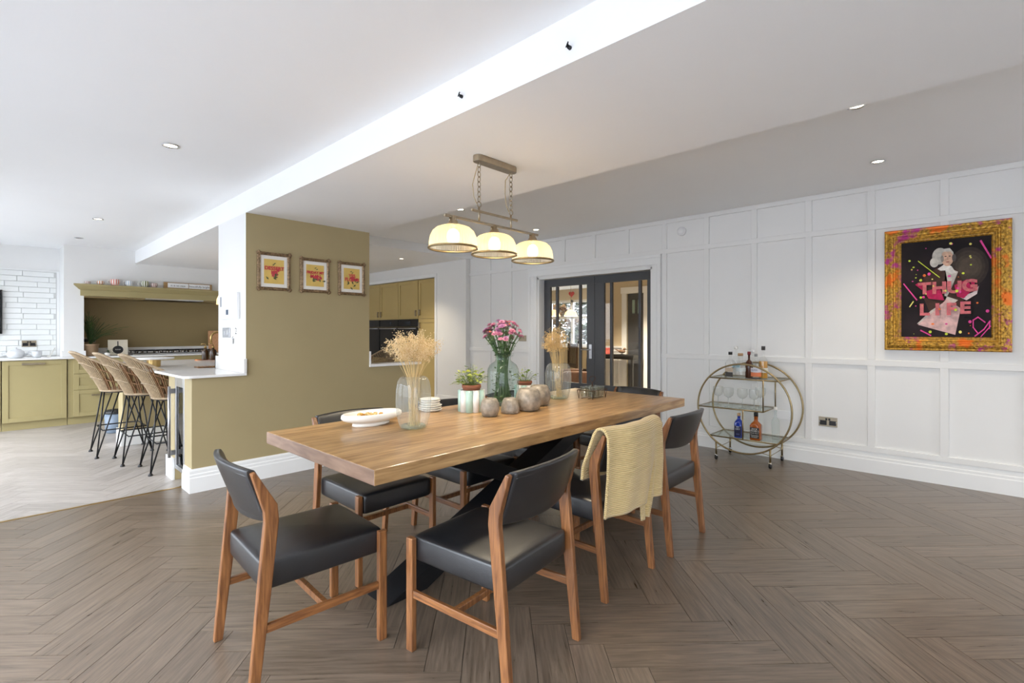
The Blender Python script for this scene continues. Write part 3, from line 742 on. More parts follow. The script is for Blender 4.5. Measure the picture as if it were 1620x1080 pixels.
# --- potted ivy in fluted mint and white planters
def leaf_fan(mb, c, n, rnd, size, up=.5):
    d = Vector((rnd.gauss(0,1), rnd.gauss(0,1), rnd.uniform(-.2, up))).normalized(); s_ = d.cross(Vector((0,0,1))); s_ = s_.normalized() if s_.length > .01 else Vector((1,0,0)); nn = s_.cross(d)
    pts = [(0,0),(.35,.15),(.5,.55),(.28,.62),(.18,1.0),(0,.9),(-.18,1.0),(-.28,.62),(-.5,.55),(-.35,.15)]
    vs = [Vector(c)+s_*(a*size)+d*(b*size)+nn*(-.25*a*a*size+.08*b*size) for a, b in pts]+[Vector(c)+d*(.5*size)]
    k = len(pts); mb.add(vs, [(i, (i+1) % k, k) for i in range(k)])
lf = leafmat('ivy_leaf', (92, 122, 44), (206, 214, 108), .35)
stm = mat('green_stem', (104, 122, 62), .6)
def ivy(uv, base_v, top_pot_v, label, plabel, sc, n, seed, mintm, trail=True):
    p = tz(*uv); d = (p.x*FW.x+p.y*FW.y)
    H = (zat(p, top_pot_v)-TZ); R = 18.5*d/FPX*sc
    t = thing('planter', (p.x, p.y, TZ), label, 'plant pot')
    nl = 10
    for k in range(nl):      # flutes
        a = 2*pi*k/nl; MB().tube([(R*.86*cos(a), R*.86*sin(a), .001), (R*.86*cos(a), R*.86*sin(a), H)], R*.30, 10).build('flute', mintm[k % 2], t)
    MB().lathe([(R*.80,0),(R*.9,H*.3),(R*.9,H-.002),(R*.78,H-.002),(R*.78,H*.6),(.0005,H*.6)], 40, cap0=True).build('pot_wall', M['cream'], t)
    v = thing('potted_ivy', (p.x, p.y, TZ+H*.62), plabel, 'plant')
    MB().lathe([(R*.6,0),(R*.70,H*.2),(R*.76,H*.48),(R*.82,H*.48),(R*.82,H*.62),(R*.72,H*.62),(R*.7,H*.5),(.0005,H*.5)], 28, cap0=True).build('terracotta_pot', mat('terracotta', (150, 92, 66), .8, 0, .1, 20), v)
    rr = random.Random(seed); lm = MB(); sm_ = MB()
    for k in range(n):
        a = rr.uniform(0, 2*pi); q = sqrt(rr.random()); top = Vector((R*1.35*q*cos(a), R*1.35*q*sin(a), H*.62+rr.uniform(.015,.125)*sc*(1.15-.6*q)))
        b0 = Vector((R*.4*q*cos(a), R*.4*q*sin(a), H*.5)); sm_.tube([b0, (b0+top)/2+Vector((0,0,.012)), top], .0008, 4, cap=False)
        leaf_fan(lm, top, 0, rr, rr.uniform(.018,.032)*sc)
    if trail:
        for k in range(7):
            a = radians(150)+rr.uniform(-.5,.5); L_ = rr.uniform(.05,.10); pts = [Vector((R*.6*cos(a), R*.6*sin(a), H*.6))]
            for q in range(1, 7): pts.append(Vector((cos(a)*(R*.6+L_*q/6), sin(a)*(R*.6+L_*q/6), H*.6+.03*sin(q/6*2.4)-.012*q/6)))
            sm_.tube(pts, .0007, 4, cap=False)
            for q in pts[2:]: leaf_fan(lm, q, 0, rr, rr.uniform(.010,.018))
    sm_.build('stems', stm, v, recalc=False)['kind'] = 'stuff'
    o = lm.build('leaves', lf, v, recalc=False); o['kind'] = 'stuff'
mintw = [mat('mint_glaze', (186, 214, 200), .3), mat('white_glaze', (240, 238, 232), .3)]
ivy((746, 650), 0, 616, 'fluted mint and white planter left of the flower vase', 'bushy variegated ivy trailing left, in the larger planter', 1, 120, 5, mintw)
ivy((830, 631.5), 0, 608, 'small fluted planter half hidden behind the tealight holders', 'small ivy plant peeping out behind the large flower vase', .78, 46, 9, mintw, False)
# --- large bottle-necked vase with chrysanthemums
t, p = prop('flower_vase', (796, 640), 'large pale green glass jar vase with narrow neck', 'vase')
d = p.x*FW.x+p.y*FW.y; H = zat(p, 559)-TZ; R = 25.3*d/FPX
jar = [(R*.80,0),(R*.93,.02*H),(R*.98,.08*H),(R,.25*H),(R,.60*H),(R*.96,.70*H),(R*.84,.78*H),(R*.62,.83*H),(R*.50,.86*H),(R*.48,.90*H),(R*.50,.98*H),(R*.54,H)]
MB().lathe(jar, 56).build('vase_body', M['vaseg'], t)
MB().lathe([(.0005,.002),(R*.78,.002),(R*.9,.014),(R*.8,.018),(.0005,.012)], 40).build('vase_base', glass('thick_green_base', (.84,.91,.88), 1.45, .03, .05, (180,200,195)), t)
fq = thing('chrysanthemum_bunch', (p.x, p.y, TZ), 'pink and mauve chrysanthemum bunch standing in the large glass jar', 'flowers')
rr = random.Random(31); st = MB(); lv = MB(); petals = {0: MB(), 1: MB()}; ctr = MB()
topz = zat(p, 505)-TZ
for k in range(78):
    a = rr.uniform(0, 2*pi); q = sqrt(rr.random()); nk = Vector((R*.38*q*cos(a+.4), R*.38*q*sin(a+.4), .92*H))
    hd = Vector((.128*q*cos(a), .128*q*sin(a), topz-.07*q*q-rr.uniform(0,.075)*(.3+.7*q)))
    b0 = Vector((R*.6*rr.uniform(-1,1)*.8, R*.6*rr.uniform(-1,1)*.8, .02))
    st.tube([b0, (b0+nk)/2, nk, nk.lerp(hd, .55)+Vector((0,0,.012)), hd], .0019, 5, cap=False)
    nrm = Vector((q*cos(a)*.8, q*sin(a)*.8, 1)).normalized(); e1 = nrm.orthogonal().normalized(); e2 = nrm.cross(e1); rad = rr.uniform(.019,.027); which = 0 if rr.random() < .6 else 1
    for ring, (rf, up, n_) in enumerate(((1.0,.25,16),(.72,.6,13),(.42,.95,9))):
        for i in range(n_):
            th = 2*pi*(i+ring*.4)/n_; dr = e1*cos(th)+e2*sin(th); sd = nrm.cross(dr); w_ = rad*.16
            b_ = hd+nrm*.002*ring; tpv = hd+dr*rad*rf+nrm*rad*up*.6; md = hd+dr*rad*rf*.6+nrm*rad*up*.28
            petals[which].add([b_, md-sd*w_, tpv, md+sd*w_], [(0,1,2,3)])
    if k % 9 == 0: ctr.ball(hd+nrm*.008, .006, 8, 6)
    for i in range(3):
        s0 = nk.lerp(hd, rr.uniform(.0,.75)); leaf_fan(lv, s0, 0, rr, rr.uniform(.018,.036), .4)
for k in range(90):
    a = rr.uniform(0, 2*pi); leaf_fan(lv, (R*.7*sqrt(rr.random())*cos(a), R*.7*sqrt(rr.random())*sin(a), rr.uniform(.03,.72)*H), 0, rr, rr.uniform(.016,.034), .6)
st.build('stems', mat('flower_stem', (84, 112, 66), .5), fq, recalc=False)['kind'] = 'stuff'
lv.build('leaves', leafmat('chrysanthemum_leaf', (52, 78, 50), (112, 140, 92), .25), fq, recalc=False)['kind'] = 'stuff'
petals[0].build('pink_petals', leafmat('pink_petal', (176, 96, 132), (224, 166, 188), .35), fq, recalc=False)['kind'] = 'stuff'
petals[1].build('mauve_petals', leafmat('mauve_petal', (150, 92, 140), (204, 152, 190), .35), fq, recalc=False)['kind'] = 'stuff'
ctr.build('flower_centres', mat('flower_centre', (222, 142, 62), .8), fq)
# --- stone-effect tealight holders
sm_ = mat('grey_stone_glaze', (150, 139, 124), .4, 0, .38, 30, bump=.3, bscale=50)
nt = sm_.node_tree
hold = [((775, 660), 630, 15.2, 'round grey stone tealight holder at the front of the group'), ((807, 655), 629, 14.8, 'small tapered grey stone tealight holder, second from the left'),
        ((836, 651), 614, 20.5, 'large round grey stone tealight holder, third from the left'), ((853, 643), 609, 18, 'large grey stone tealight holder furthest back, partly hidden')]
for i, (uv, tv, rp, lb) in enumerate(hold):
    p = tz(uv[0], uv[1]-2); d = p.x*FW.x+p.y*FW.y; R = rp*d/FPX; H = zat(p, tv)-TZ
    prof = [(R*.60,0),(R*.82,.08*H),(R*.98,.32*H),(R,.50*H),(R*.93,.75*H),(R*.76,.95*H),(R*.66,H),(R*.58,.985*H),(R*.60,.8*H),(R*.7,.5*H),(R*.5,.25*H),(.0005,.22*H)]
    if i == 1: prof = [(R*.85,0),(R*.98,.06*H),(R,.2*H),(R*.93,.5*H),(R*.8,.8*H),(R*.66,.97*H),(R*.5,H),(R*.45,.97*H),(R*.5,.6*H),(.0005,.4*H)]
    o = MB().lathe(prof, 40, rad=(lambda a, z: 1+.03*cos(9*a)) if i == 1 else None, cap0=True).build('tealight_holder', sm_, label=lb, cat='candle holder', group='stone tealight holders'); o.location = (p.x, p.y, TZ)
# --- wire caddy with six tumblers
t, p = prop('wire_caddy', (937, 629), 'dark wire drinks caddy with a looped handle', 'caddy', rz=radians(0))
wr_ = mat('rusty_wire', (92, 66, 48), .5, .7); gx, gy = .062, .066
L2, W2 = .098, .066
rect = [(-L2,-W2,.062),(L2,-W2,.062),(L2,W2,.062),(-L2,W2,.062)]
MB().tube(rect, .0022, 6, closed=True).build('rim_wire', wr_, t)
for sx in (-1,1):
    for sy in (-1,1): MB().tube([(sx*L2, sy*W2, .062), (sx*(L2-.012), sy*W2*.9, .001), (sx*(L2-.035), sy*W2, .062)], .0020, 6).build('foot_wire', wr_, t)
for sy in (-.5, .5): MB().tube([(-L2, sy*W2*.9, .004), (L2, sy*W2*.9, .004)], .0019, 6).build('base_wire', wr_, t)
hw = [(0,0,.006),(.002,0,.062),(.004,0,.10),(-.014,0,.122),(-.038,0,.134),(-.040,0,.150),(-.02,0,.158),(.02,0,.158),(.040,0,.150),(.038,0,.134),(.014,0,.122),(-.004,0,.10),(-.002,0,.062),(0,0,.006)]
MB().tube(hw, .0021, 6).build('handle', wr_, t); MB().tube([(0,-W2*.45,.0045),(0,W2*.45,.0045)], .002, 6).build('cross_wire', wr_, t)
tg = glass('green_tumbler_glass', (.955, .975, .96), 1.45, .03, .03, (200, 215, 205))
i = 0
for gx_ in (-.062, 0, .062):
    for gy_ in (-.033, .033):
        o = MB().lathe([(.0005,.001),(.021,.001),(.0225,.006),(.0265,.074),(.0285,.078),(.0265,.080),(.0245,.076),(.0205,.010),(.0005,.009)], 24).build('glass_tumbler', tg, label='small greenish glass tumbler in the wire caddy, %s row, %s' % (('front', 'back')[gy_ > 0], ('left', 'middle', 'right')[i//2]), cat='glass', group='tumblers in the wire caddy')
        o.location = (p.x+gx_, p.y+gy_, TZ+.006); i += 1
# ================================================================== KITCHEN
def shaker(parent, name, x0, x1, z0, z1, y, m, handle=None, face='-y', fw=.055):
    """door or drawer front: frame proud of a recessed panel; built facing -y at plane y, or facing -x at plane x=y"""
    def bx(mb, a0, a1, d0, d1, za, zb):
        return mb.box(a0, a1, y-d1, y-d0, za, zb) if face == '-y' else mb.box(y-d1, y-d0, a0, a1, za, zb)
    fr = MB(); f = min(fw, (z1-z0)*.3)
    bx(fr, x0, x0+fw, 0, .02, z0, z1); bx(fr, x1-fw, x1, 0, .02, z0, z1); bx(fr, x0+fw, x1-fw, 0, .02, z0, z0+f); bx(fr, x0+fw, x1-fw, 0, .02, z1-f, z1)
    o = fr.build(name, m, parent, .0015, 1)
    p_ = MB(); bx(p_, x0+fw-.002, x1-fw+.002, 0, .009, z0+f-.002, z1-f+.002); p_.build('panel', m, o)
    if handle:
        h = MB(); a0, a1, za, zb = handle
        if face == '-y':
            h.box(a0, a1, y-.05, y-.036, za, zb); h.box(a0+.006, a0+.02, y-.04, y-.018, za, zb); h.box(a1-.02, a1-.006, y-.04, y-.018, za, zb)
        else:
            h.box(y-.05, y-.036, a0, a1, za, zb); h.box(y-.04, y-.018, a0, a1, za+.006, za+.02); h.box(y-.04, y-.018, a0, a1, zb-.02, zb-.006)
        h.build('handle', M['antique'], o, .002)
    return o
CF = 8.90      # base cabinet carcass front plane
def base_unit(x0, x1, label, fronts):
    t = thing('base_cabinet', ((x0+x1)/2, CF, 0), label, 'cabinet', group='olive base cabinets along the back wall')
    t.location = (0, 0, 0)
    MB().box(x0+.001, x1-.001, CF, KY-.03, .10, .893).build('body', M['cab'], t)
    MB().box(x0, x1, CF+.03, CF+.05, 0.0, .10).build('plinth', M['cab'], t)
    for f in fronts: shaker(t, *f)
    return t
base_unit(-.93, .118, 'olive base cabinet at the left edge of the picture', [('door', -.925, -.41, .105, .885, CF, M['cab'], None), ('door', -.40, .112, .105, .885, CF, M['cab'], None)])
base_unit(.122, .735, 'olive cabinet with a wide bar handle below the teapot', [('door', .127, .728, .105, .885, CF, M['cab'], (.30, .52, .832, .854))])
base_unit(.74, 1.36, 'olive three-drawer cabinet behind the bar stools', [('drawer', .80, 1.355, .69, .885, CF, M['cab'], (.98, 1.18, .80, .814)), ('drawer', .80, 1.355, .47, .685, CF, M['cab'], (.98, 1.18, .60, .614)), ('drawer', .80, 1.355, .105, .465, CF, M['cab'], (.98, 1.18, .38, .394))])
base_unit(1.365, 2.36, 'olive drawer cabinet under the hob', [('drawer', 1.37, 1.86, .69, .885, CF, M['cab'], (1.52, 1.72, .815, .829)), ('drawer', 1.87, 2.355, .69, .885, CF, M['cab'], (2.0, 2.2, .815, .829)), ('door', 1.37, 1.86, .105, .685, CF, M['cab']), ('door', 1.87, 2.355, .105, .685, CF, M['cab'])])
base_unit(2.365, 3.4, 'olive base cabinet right of the hob, behind the pier', [('door', 2.37, 2.88, .105, .885, CF, M['cab']), ('door', 2.885, 3.395, .105, .885, CF, M['cab'])])
wt = thing('back_worktop', (1, 9.2, .893), 'white quartz worktop along the back wall', 'worktop'); wt.location = (0, 0, 0)
MB().box(-.93, 3.4, CF-.045, KY-.031, .8945, .916).build('slab', M['marble'], wt, .003)
mv = mat('veined_quartz', (236, 234, 230), .2, 0, .12, 2.2)
MB().box(.94, 2.89, KY-.055, KY-.032, .9165, 1.02).build('upstand', mv, wt, .002)
# mantel shelf over the cooking alcove
ms = thing('mantel_shelf', (1.7, KP, 1.74), 'olive moulded mantel shelf over the cooking alcove', 'shelf'); ms.location = (0, 0, 0)
prof = [(0,1.755),(-.035,1.755),(-.035,1.835),(-.055,1.845),(-.075,1.865),(-.11,1.895),(-.11,1.915),(0,1.915)]
def sweepx(x0, x1, flare):
    mb = MB(); k = len(prof); vs = []
    for s, x in ((-1, x0), (1, x1)): vs += [(x+s*(-a if flare else 0), KP+a-.001, z) for a, z in prof]
    return mb.add(vs, [tuple(range(k)), tuple(range(2*k-1,k-1,-1))]+[(i,(i+1) % k,k+(i+1) % k,k+i) for i in range(k)])
sweepx(.905, 2.93, True).build('cornice', M['cab'], ms)
MB().box(.915, 2.9, KP+.01, KY-.04, 1.735, 1.7545).build('soffit', M['alcove'], ms)
MB().box(1.60, 2.35, KP-.036, KP+.3, 1.735, 1.757).build('extractor', M['steel'], ms, .003)
MZ = 1.9155
def mantel(u): return onY(u, 450, KP-.06).x
# striped mugs on the mantel
def mug(u, r, h, cols, n, label, handle=-1):
    x = mantel(u); t = thing('mug', (x, KP-.055, MZ), label, 'mug', group='striped mugs on the mantel shelf')
    prof_ = [(.0005,0),(r*.62,0),(r*.72,h*.06),(r*.98,h*.4),(r,h*.6),(r*.9,h*.95),(r*.92,h),(r*.84,h*.98),(r*.9,h*.5),(.0005,h*.1)]
    MB().lathe(prof_, 32).build('cup', stripemat('mug_stripes', cols, n), t)
    MB().tube([(handle*(r*.9), 0, h*.8), (handle*(r*1.35), 0, h*.75), (handle*(r*1.5), 0, h*.5), (handle*(r*1.3), 0, h*.28), (handle*(r*.92), 0, h*.25)], r*.11, 8).build('handle', M['cream'], t)
W_ = (242, 238, 232)
mug(139, .034, .04, [W_, (190,150,140)], 10, 'smallest pale mug at the left end of the mantel')
mug(159, .042, .052, [(206,140,92), W_], 9, 'small orange patterned mug, second from the left on the mantel')
mug(182, .056, .088, [(212,112,92), W_], 12, 'red and white striped mug on the mantel')
mug(205, .052, .078, [(176,192,206), W_], 12, 'pale blue striped mug in the middle of the mantel')
mug(229, .054, .086, [(112,124,72), W_], 11, 'green and white striped mug on the mantel')
mug(244, .042, .066, [(150,86,74), W_], 12, 'small brown striped mug beside the box sign on the mantel')
# box sign
x0, x1 = mantel(259), mantel(335)
sg_ = thing('box_sign', ((x0+x1)/2, KP-.045, MZ), 'low wooden box sign with two white lettered panels on the mantel', 'sign')
w2 = (x1-x0)/2; wf = wood('sign_oak', (150,118,76), (186,152,104), 'x')
MB().box(-w2, w2, -.02, .02, 0, .095).build('frame', wf, sg_, .002)
for s, tx in ((-1, 'it is so nice'), (1, 'beautifully bright')):
    xa, xb = (-w2+.05, -.004) if s < 0 else (.004, w2-.03)
    pn_ = MB().box(xa, xb, -.0225, -.0195, .014, .084).build('panel', M['whitep'], sg_)
    lt = text_mb(tx, .042); lt.xf(Matrix.Translation(((xa+xb)/2, -.0232, .047)) @ Matrix.Rotation(pi/2, 4, 'X')); lt.build('lettering', M['blackp'], pn_, recalc=False)
# television edge, socket, teapot and cup
tv = thing('television', (-.37, KY-.03, 1.10), 'black flat television at the left edge of the picture', 'television')
MB().box(-.52, .507, -.035, -.010, .13, .72).build('casing', M['blackp'], tv, .004); MB().box(-.51, .497, -.0365, -.035, .14, .71).build('screen', mat('tv_screen', (14,15,18), .08), tv)
MB().box(-.15, .15, -.011, .004, .3, .55).build('wall_bracket', M['black'], tv)
def socket(name, loc, rz, w, h, label, cat='socket', kind='double', m=None):
    """plate on a wall; local -y faces the room"""
    t = thing(name, loc, label, cat, rz); m = m or M['antique']
    MB().box(-w/2, w/2, -.008, 0, -h/2, h/2).build('plate', m, t, .002)
    if kind == 'double':
        for s in (-1, 1):
            MB().box(s*w*.25-.028, s*w*.25+.028, -.0092, -.008, -.031, .012).build('insert', M['blackp'], t, .001)
        for s in (-1, 1): MB().box(s*.012-.008, s*.012+.008, -.013, -.008, .014, .034).build('switch', M['blackp'], t, .001)
        for s in (-1, 1): MB().tube([(s*w*.44,-.008,0),(s*w*.44,-.0095,0)], .004, 8).build('screw', M['steel'], t)
    elif kind == 'toggle':
        for s in (-.6, .6): MB().tube([(s*w*.3,-.008,0),(s*w*.3,-.016,0),(s*w*.3,-.024,-.008)], .005, 8).build('toggle', m, t)
    elif kind == 'rocker':
        for s in (-1, 1): MB().box(s*w*.22-.014, s*w*.22+.014, -.014, -.008, -.022, .022).build('rocker', M['steel'], t, .002)
    elif kind == 'blank':
        for s in (-1, 1): MB().tube([(s*w*.4,-.008,0),(s*w*.4,-.0095,0)], .004, 8).build('screw', M['whitep'], t)
    return t
k1 = onY(46, 543.5, KY-.024); socket('wall_socket', (k1.x, KY-.0235, k1.z), 0, .146, .086, 'bronze double socket on the white brick tiles')
WZ = .9165
tp = onZ(27, 568, WZ); tcm = mat('pale_grey_glaze', (214, 216, 218), .3)
t = thing('teapot', (tp.x, 9.10, WZ), 'pale grey lidded teapot on the back worktop', 'teapot')
MB().lathe([(.0005,0),(.060,0),(.080,.02),(.088,.05),(.080,.085),(.060,.10),(.0005,.104)], 32).build('body', tcm, t)
MB().lathe([(.058,.1005),(.05,.112),(.015,.12),(.010,.128),(.014,.137),(.0005,.141)], 24).build('lid', tcm, t)
MB().tube([(-.078,0,.08),(-.12,0,.085),(-.135,0,.06),(-.115,0,.035),(-.082,0,.035)], .008, 8).build('handle', tcm, t)
MB().tube([(.08,0,.035),(.11,0,.06),(.13,0,.095)], [.016,.012,.008], 10).build('spout', tcm, t)
cp = onZ(52, 568, WZ); t = thing('cup', (cp.x+.06, 9.08, WZ), 'pale grey cup beside the teapot', 'cup')
MB().lathe([(.0005,0),(.034,0),(.045,.02),(.052,.05),(.052,.088),(.048,.088),(.046,.05),(.038,.018),(.0005,.012)], 28).build('bowl', tcm, t)
MB().tube([(-.05,0,.07),(-.075,0,.068),(-.08,0,.045),(-.05,0,.03)], .006, 8).build('handle', tcm, t)
t = thing('serving_spoon', (cp.x+.19, 9.12, WZ), 'white spoon resting against the brick tiles beside the cup', 'spoon')
MB().tube([(0,0,.008),(.035,.16,.06),(.07,.33,.11)], .006, 8).build('shaft', M['cream'], t); MB().ball((-.01,-.02,.0125), (.022,.03,.012)).build('bowl', M['cream'], t)
# potted palm in the alcove
pp = onZ(154.5, 566, WZ); t = thing('potted_palm', (pp.x, 9.08, WZ), 'potted palm with arching dark green leaves in the alcove', 'plant')
MB().lathe([(.0005,0),(.072,0),(.085,.02),(.098,.15),(.104,.15),(.104,.17),(.094,.17),(.09,.14),(.0005,.14)], 32).build('pot', mat('clay_pot', (166,138,108), .7, 0, .08, 12), t)
rr = random.Random(8); lm = MB()
for k in range(46):
    a = rr.uniform(0, 2*pi); ln = rr.uniform(.30,.52); sp = rr.uniform(.2,1.0)
    if cos(a) < .1: sp *= .22
    pts = []
    for q in range(9):
        s_ = q/8; pts.append(Vector((cos(a)*ln*sp*s_**1.3*1.1, sin(a)*ln*sp*s_**1.3*.45, .14+ln*(.98*s_-.55*sp*s_*s_))))
    for q in range(2, 8):
        for sd in (-1, 1):
            b0 = pts[q]; d = (pts[q+1]-pts[q]).normalized(); side = d.cross(Vector((0,0,1))); side = side.normalized()*sd if side.length > .01 else Vector((sd,0,0))
            tip = b0+d*.07+side*.045+Vector((0,0,.005)); mdp = b0.lerp(tip, .5); wv_ = d*.007
            lm.add([b0, mdp-wv_, tip, mdp+wv_], [(0,1,2,3)])
    lm.tube(pts, .0022, 4, cap=False)
lm.build('fronds', leafmat('palm_leaf', (34, 58, 26), (86, 118, 58), .25), t, recalc=False)['kind'] = 'stuff'
sk = onY(140, 543, 9.49); socket('wall_socket', (onY(141, 543, KY-.03).x, KY-.0305, 1.14), 0, .146, .086, 'bronze socket half hidden behind the potted palm')
# cook book leaning on the upstand
bk = onZ(195, 563, WZ); t = thing('cook_book', (bk.x, 9.16, WZ), 'cream square book with a black frying pan on its cover', 'book', rz=radians(-4))
hm = Matrix.Rotation(radians(-9), 4, 'X')
m_ = MB().box(-.115, .115, -.012, .012, .004, .225).xf(hm); m_.build('cover', mat('book_cream', (226,216,194), .6), t, .002)
pan = MB(); pan.prism([(.062*cos(2*pi*k/28), .078+.062*sin(2*pi*k/28)*.95) for k in range(28)], -.0135, -.0122, 'y'); pan.box(-.006, .006, -.0135, -.0122, .13, .205); pan.xf(hm); pan.build('pan_picture', M['blackp'], t)
lt = text_mb('COOK', .022); lt.xf(hm @ Matrix.Translation((0,-.0138,.08)) @ Matrix.Rotation(pi/2, 4, 'X')); lt.build('lettering', M['cream'], t, recalc=False)
sl = thing('trailing_leaf_pot', (bk.x-.14, 9.0, WZ), 'small trailing green plant between the palm and the book', 'plant')
lm = MB(); rr = random.Random(12)
for k in range(26): leaf_fan(lm, (rr.uniform(-.05,.05), rr.uniform(-.03,.03), rr.uniform(.03,.10)), 0, rr, rr.uniform(.025,.045), .3)
lm.build('leaves', leafmat('dark_leaf', (40, 66, 34), (92, 122, 66), .2), sl, recalc=False)['kind'] = 'stuff'; MB().lathe([(.0005,0),(.03,0),(.036,.045),(.03,.045),(.0005,.03)], 20).build('pot', M['cream'], sl)
# gas hob
x0, x1 = onZ(222, 561, .94).x, 2.50
hb = thing('gas_hob', ((x0+x1)/2, 9.13, WZ), 'wide black gas hob with pan supports in the alcove', 'hob'); hw_ = (x1-x0)/2
MB().box(-hw_, hw_, -.20, .26, 0, .022).build('base', M['steel'], hb, .003); MB().box(-hw_+.01, hw_-.01, -.19, .25, .022, .030).build('glass_top', mat('hob_glass', (18,18,20), .12), hb, .002)
for k in range(5):
    x = -hw_+.14+k*(2*hw_-.28)/4; y = (.13, -.04)[k % 2] if k not in (2,) else .05
    MB().lathe([(.0005,.030),(.045,.030),(.045,.040),(.028,.048),(.0005,.050)], 24, (x,y,0)).build('burner', M['chrome'], hb)
for k in range(3):
    x = -hw_+.02+k*(2*hw_-.04)/3; m_ = MB(); w3 = (2*hw_-.04)/3-.01
    for yy in (-.12, .20): m_.box(x, x+w3, yy-.006, yy+.006, .052, .066)
    for xx in (.02, w3/2, w3-.02): m_.box(x+xx-.006, x+xx+.006, -.12, .20, .052, .066); m_.box(x+xx-.006, x+xx+.006, -.126, -.114, .03, .055); m_.box(x+xx-.006, x+xx+.006, .194, .206, .03, .055)
    m_.build('pan_support', M['black'], hb)
for k in range(5): MB().lathe([(.0005,.052),(.018,.052),(.018,.032),(.021,.030)], 18, (-.2+.10*k, -.165, 0)).build('knob', M['chrome'], hb)
# ---------------------------------------------------------------- peninsula
IX0 = 1.0
pn = thing('peninsula_worktop', (1.5, 5.7, .893), 'white quartz peninsula worktop wrapping the olive pier', 'worktop'); pn.location = (0, 0, 0)
def rpoly(x0, x1, y0, y1, r):      # rounded front-left corner
    pts = [(x0+r-r*cos(a), y0+r-r*sin(a)) for a in [i*pi/2/8 for i in range(9)]]
    return pts+[(x1, y0), (x1, y1), (x0-.03, y1)]
poly = [(IX0+.03+.05-.05*cos(a), OY-.03+.05-.05*sin(a)) for a in [i*pi/2/8 for i in range(9)]]+[(BX0-.001, OY-.03), (BX0-.001, 5.1695), (2.06, 5.1695), (2.06, 7.12), (.97, 7.12)]
MB().prism(poly, .8945, .9155).build('slab', M['marble'], pn, .003)
MB().box(BX0-.024, BX0-.001, OY-.03, 5.19, .916, 1.035).build('upstand', mv, pn, .002)
MB().box(BX0-.024, BX1-.5, 5.170, 5.19, .916, 1.035).build('upstand', mv, pn, .002)
pb = thing('peninsula_end_unit', (1.3, 5.8, 0), 'olive peninsula end panel under the worktop beyond the stools', 'cabinet'); pb.location = (0, 0, 0)
MB().box(IX0+.02, 2.0, 6.84, 7.10, 0.0, .894).build('body', M['olive'], pb, .002)
MB().box(IX0, 2.0, 6.82, 6.84, 0, .17).build('skirting', M['trim'], pb, .003); MB().box(IX0, IX0+.02, 6.84, 7.10, 0, .17).build('skirting', M['trim'], pb, .003)
p2 = thing('peninsula_cabinet', (1.8, 5.8, 0), 'olive panel at the back of the knee space behind the bar stools', 'cabinet'); p2.location = (0, 0, 0)
MB().box(1.62, 2.0, 5.175, 6.815, .0, .894).build('body', M['olive'], p2)
p3 = thing('peninsula_post', (1.1, 5.07, 0), 'olive post with white skirting left of the wine cooler', 'post'); p3.location = (0, 0, 0)
MB().box(1.092, 1.168, 4.957, 5.168, 0, .894).build('body', M['olive'], p3, .002)
MB().box(1.070, 1.091, 4.953, 5.19, 0, .185).build('skirting', M['trim'], p3, .003); MB().box(1.07, 1.168, 5.169, 5.19, 0, .185).build('skirting', M['trim'], p3, .003)
# wine cooler
wc = thing('wine_cooler', (1.12, 4.807, 0), 'narrow steel-framed wine cooler with long bar handle in the peninsula end', 'wine cooler'); Y0, Y1 = -.143, .143
MB().box(.01, .36, Y0, Y1, .10, .885).build('cabinet', M['blackp'], wc)
MB().box(.03, .34, Y0, Y1, 0, .095).build('plinth', M['olive'], wc)
fr = MB().box(-.03, .008, Y0, Y0+.035, .10, .885).box(-.03, .008, Y1-.035, Y1, .10, .885).box(-.03, .008, Y0+.035, Y1-.035, .10, .135).box(-.03, .008, Y0+.035, Y1-.035, .80, .885)
d_ = fr.build('door_frame', M['steel'], wc, .002)
MB().box(-.02, -.014, Y0+.035, Y1-.035, .135, .80).build('pane', glass('smoked_glass', (.25,.26,.28), 1.5), d_)
MB().tube([(-.075, Y1-.02, .20), (-.075, Y1-.02, .80)], .011, 10).build('handle', M['steel'], d_)
for z in (.24, .76): MB().box(-.075, -.028, Y1-.029, Y1-.011, z-.02, z+.02).build('handle_mount', M['steel'], d_)
for k in range(5): MB().box(-.008, .009, Y0+.04, Y1-.04, .20+k*.12, .212+k*.12).build('shelf', M['chrome'], wc)
# things on the peninsula
PZ = .9158
q = onZ(243, 580, PZ); t = thing('cake_stand', (q.x, q.y, PZ), 'round marble cake stand on a brass drum base', 'cake stand')
MB().lathe([(.0005,0),(.058,0),(.058,.075),(.0005,.075)], 36, smooth=False).build('drum', M['brass'], t, .003); MB().lathe([(.0005,.0755),(.165,.0755),(.17,.08),(.17,.09),(.165,.094),(.0005,.094)], 48).build('plate', M['marble'], t)
q = onZ(330, 569, PZ); t0 = thing('copper_tray', (q.x, q.y, PZ), 'copper tray under the soap bottles beside the tap', 'tray')
MB().prism(stadium(.10, .05), 0, .012).build('tray', mat('copper', (214,140,92), .25, .9), t0, .003)
am_ = mat('amber_glass', (62, 38, 16), .12, 0, .1, 10, spec=.6)
for k, (u, lb) in enumerate(((325, 'left amber soap bottle with brass pump on the copper tray'), (337, 'right amber soap bottle with brass pump on the copper tray'))):
    q2 = onZ(u, 569, PZ+.0125); t = thing('soap_bottle', (q2.x, q2.y, PZ+.0125), lb, 'bottle', group='amber soap bottles')
    MB().lathe([(.0005,0),(.034,0),(.037,.006),(.037,.10),(.03,.118),(.014,.128),(.013,.142),(.0005,.142)], 24).build('body', am_, t)
    MB().lathe([(.0005,.1425),(.016,.1425),(.016,.158),(.005,.16),(.005,.185),(.0005,.185)], 16).build('collar', M['brass'], t); MB().tube([(0,0,.187),(-.03,.01,.190),(-.042,.013,.182)], .005, 8).build('spout', M['brass'], t)
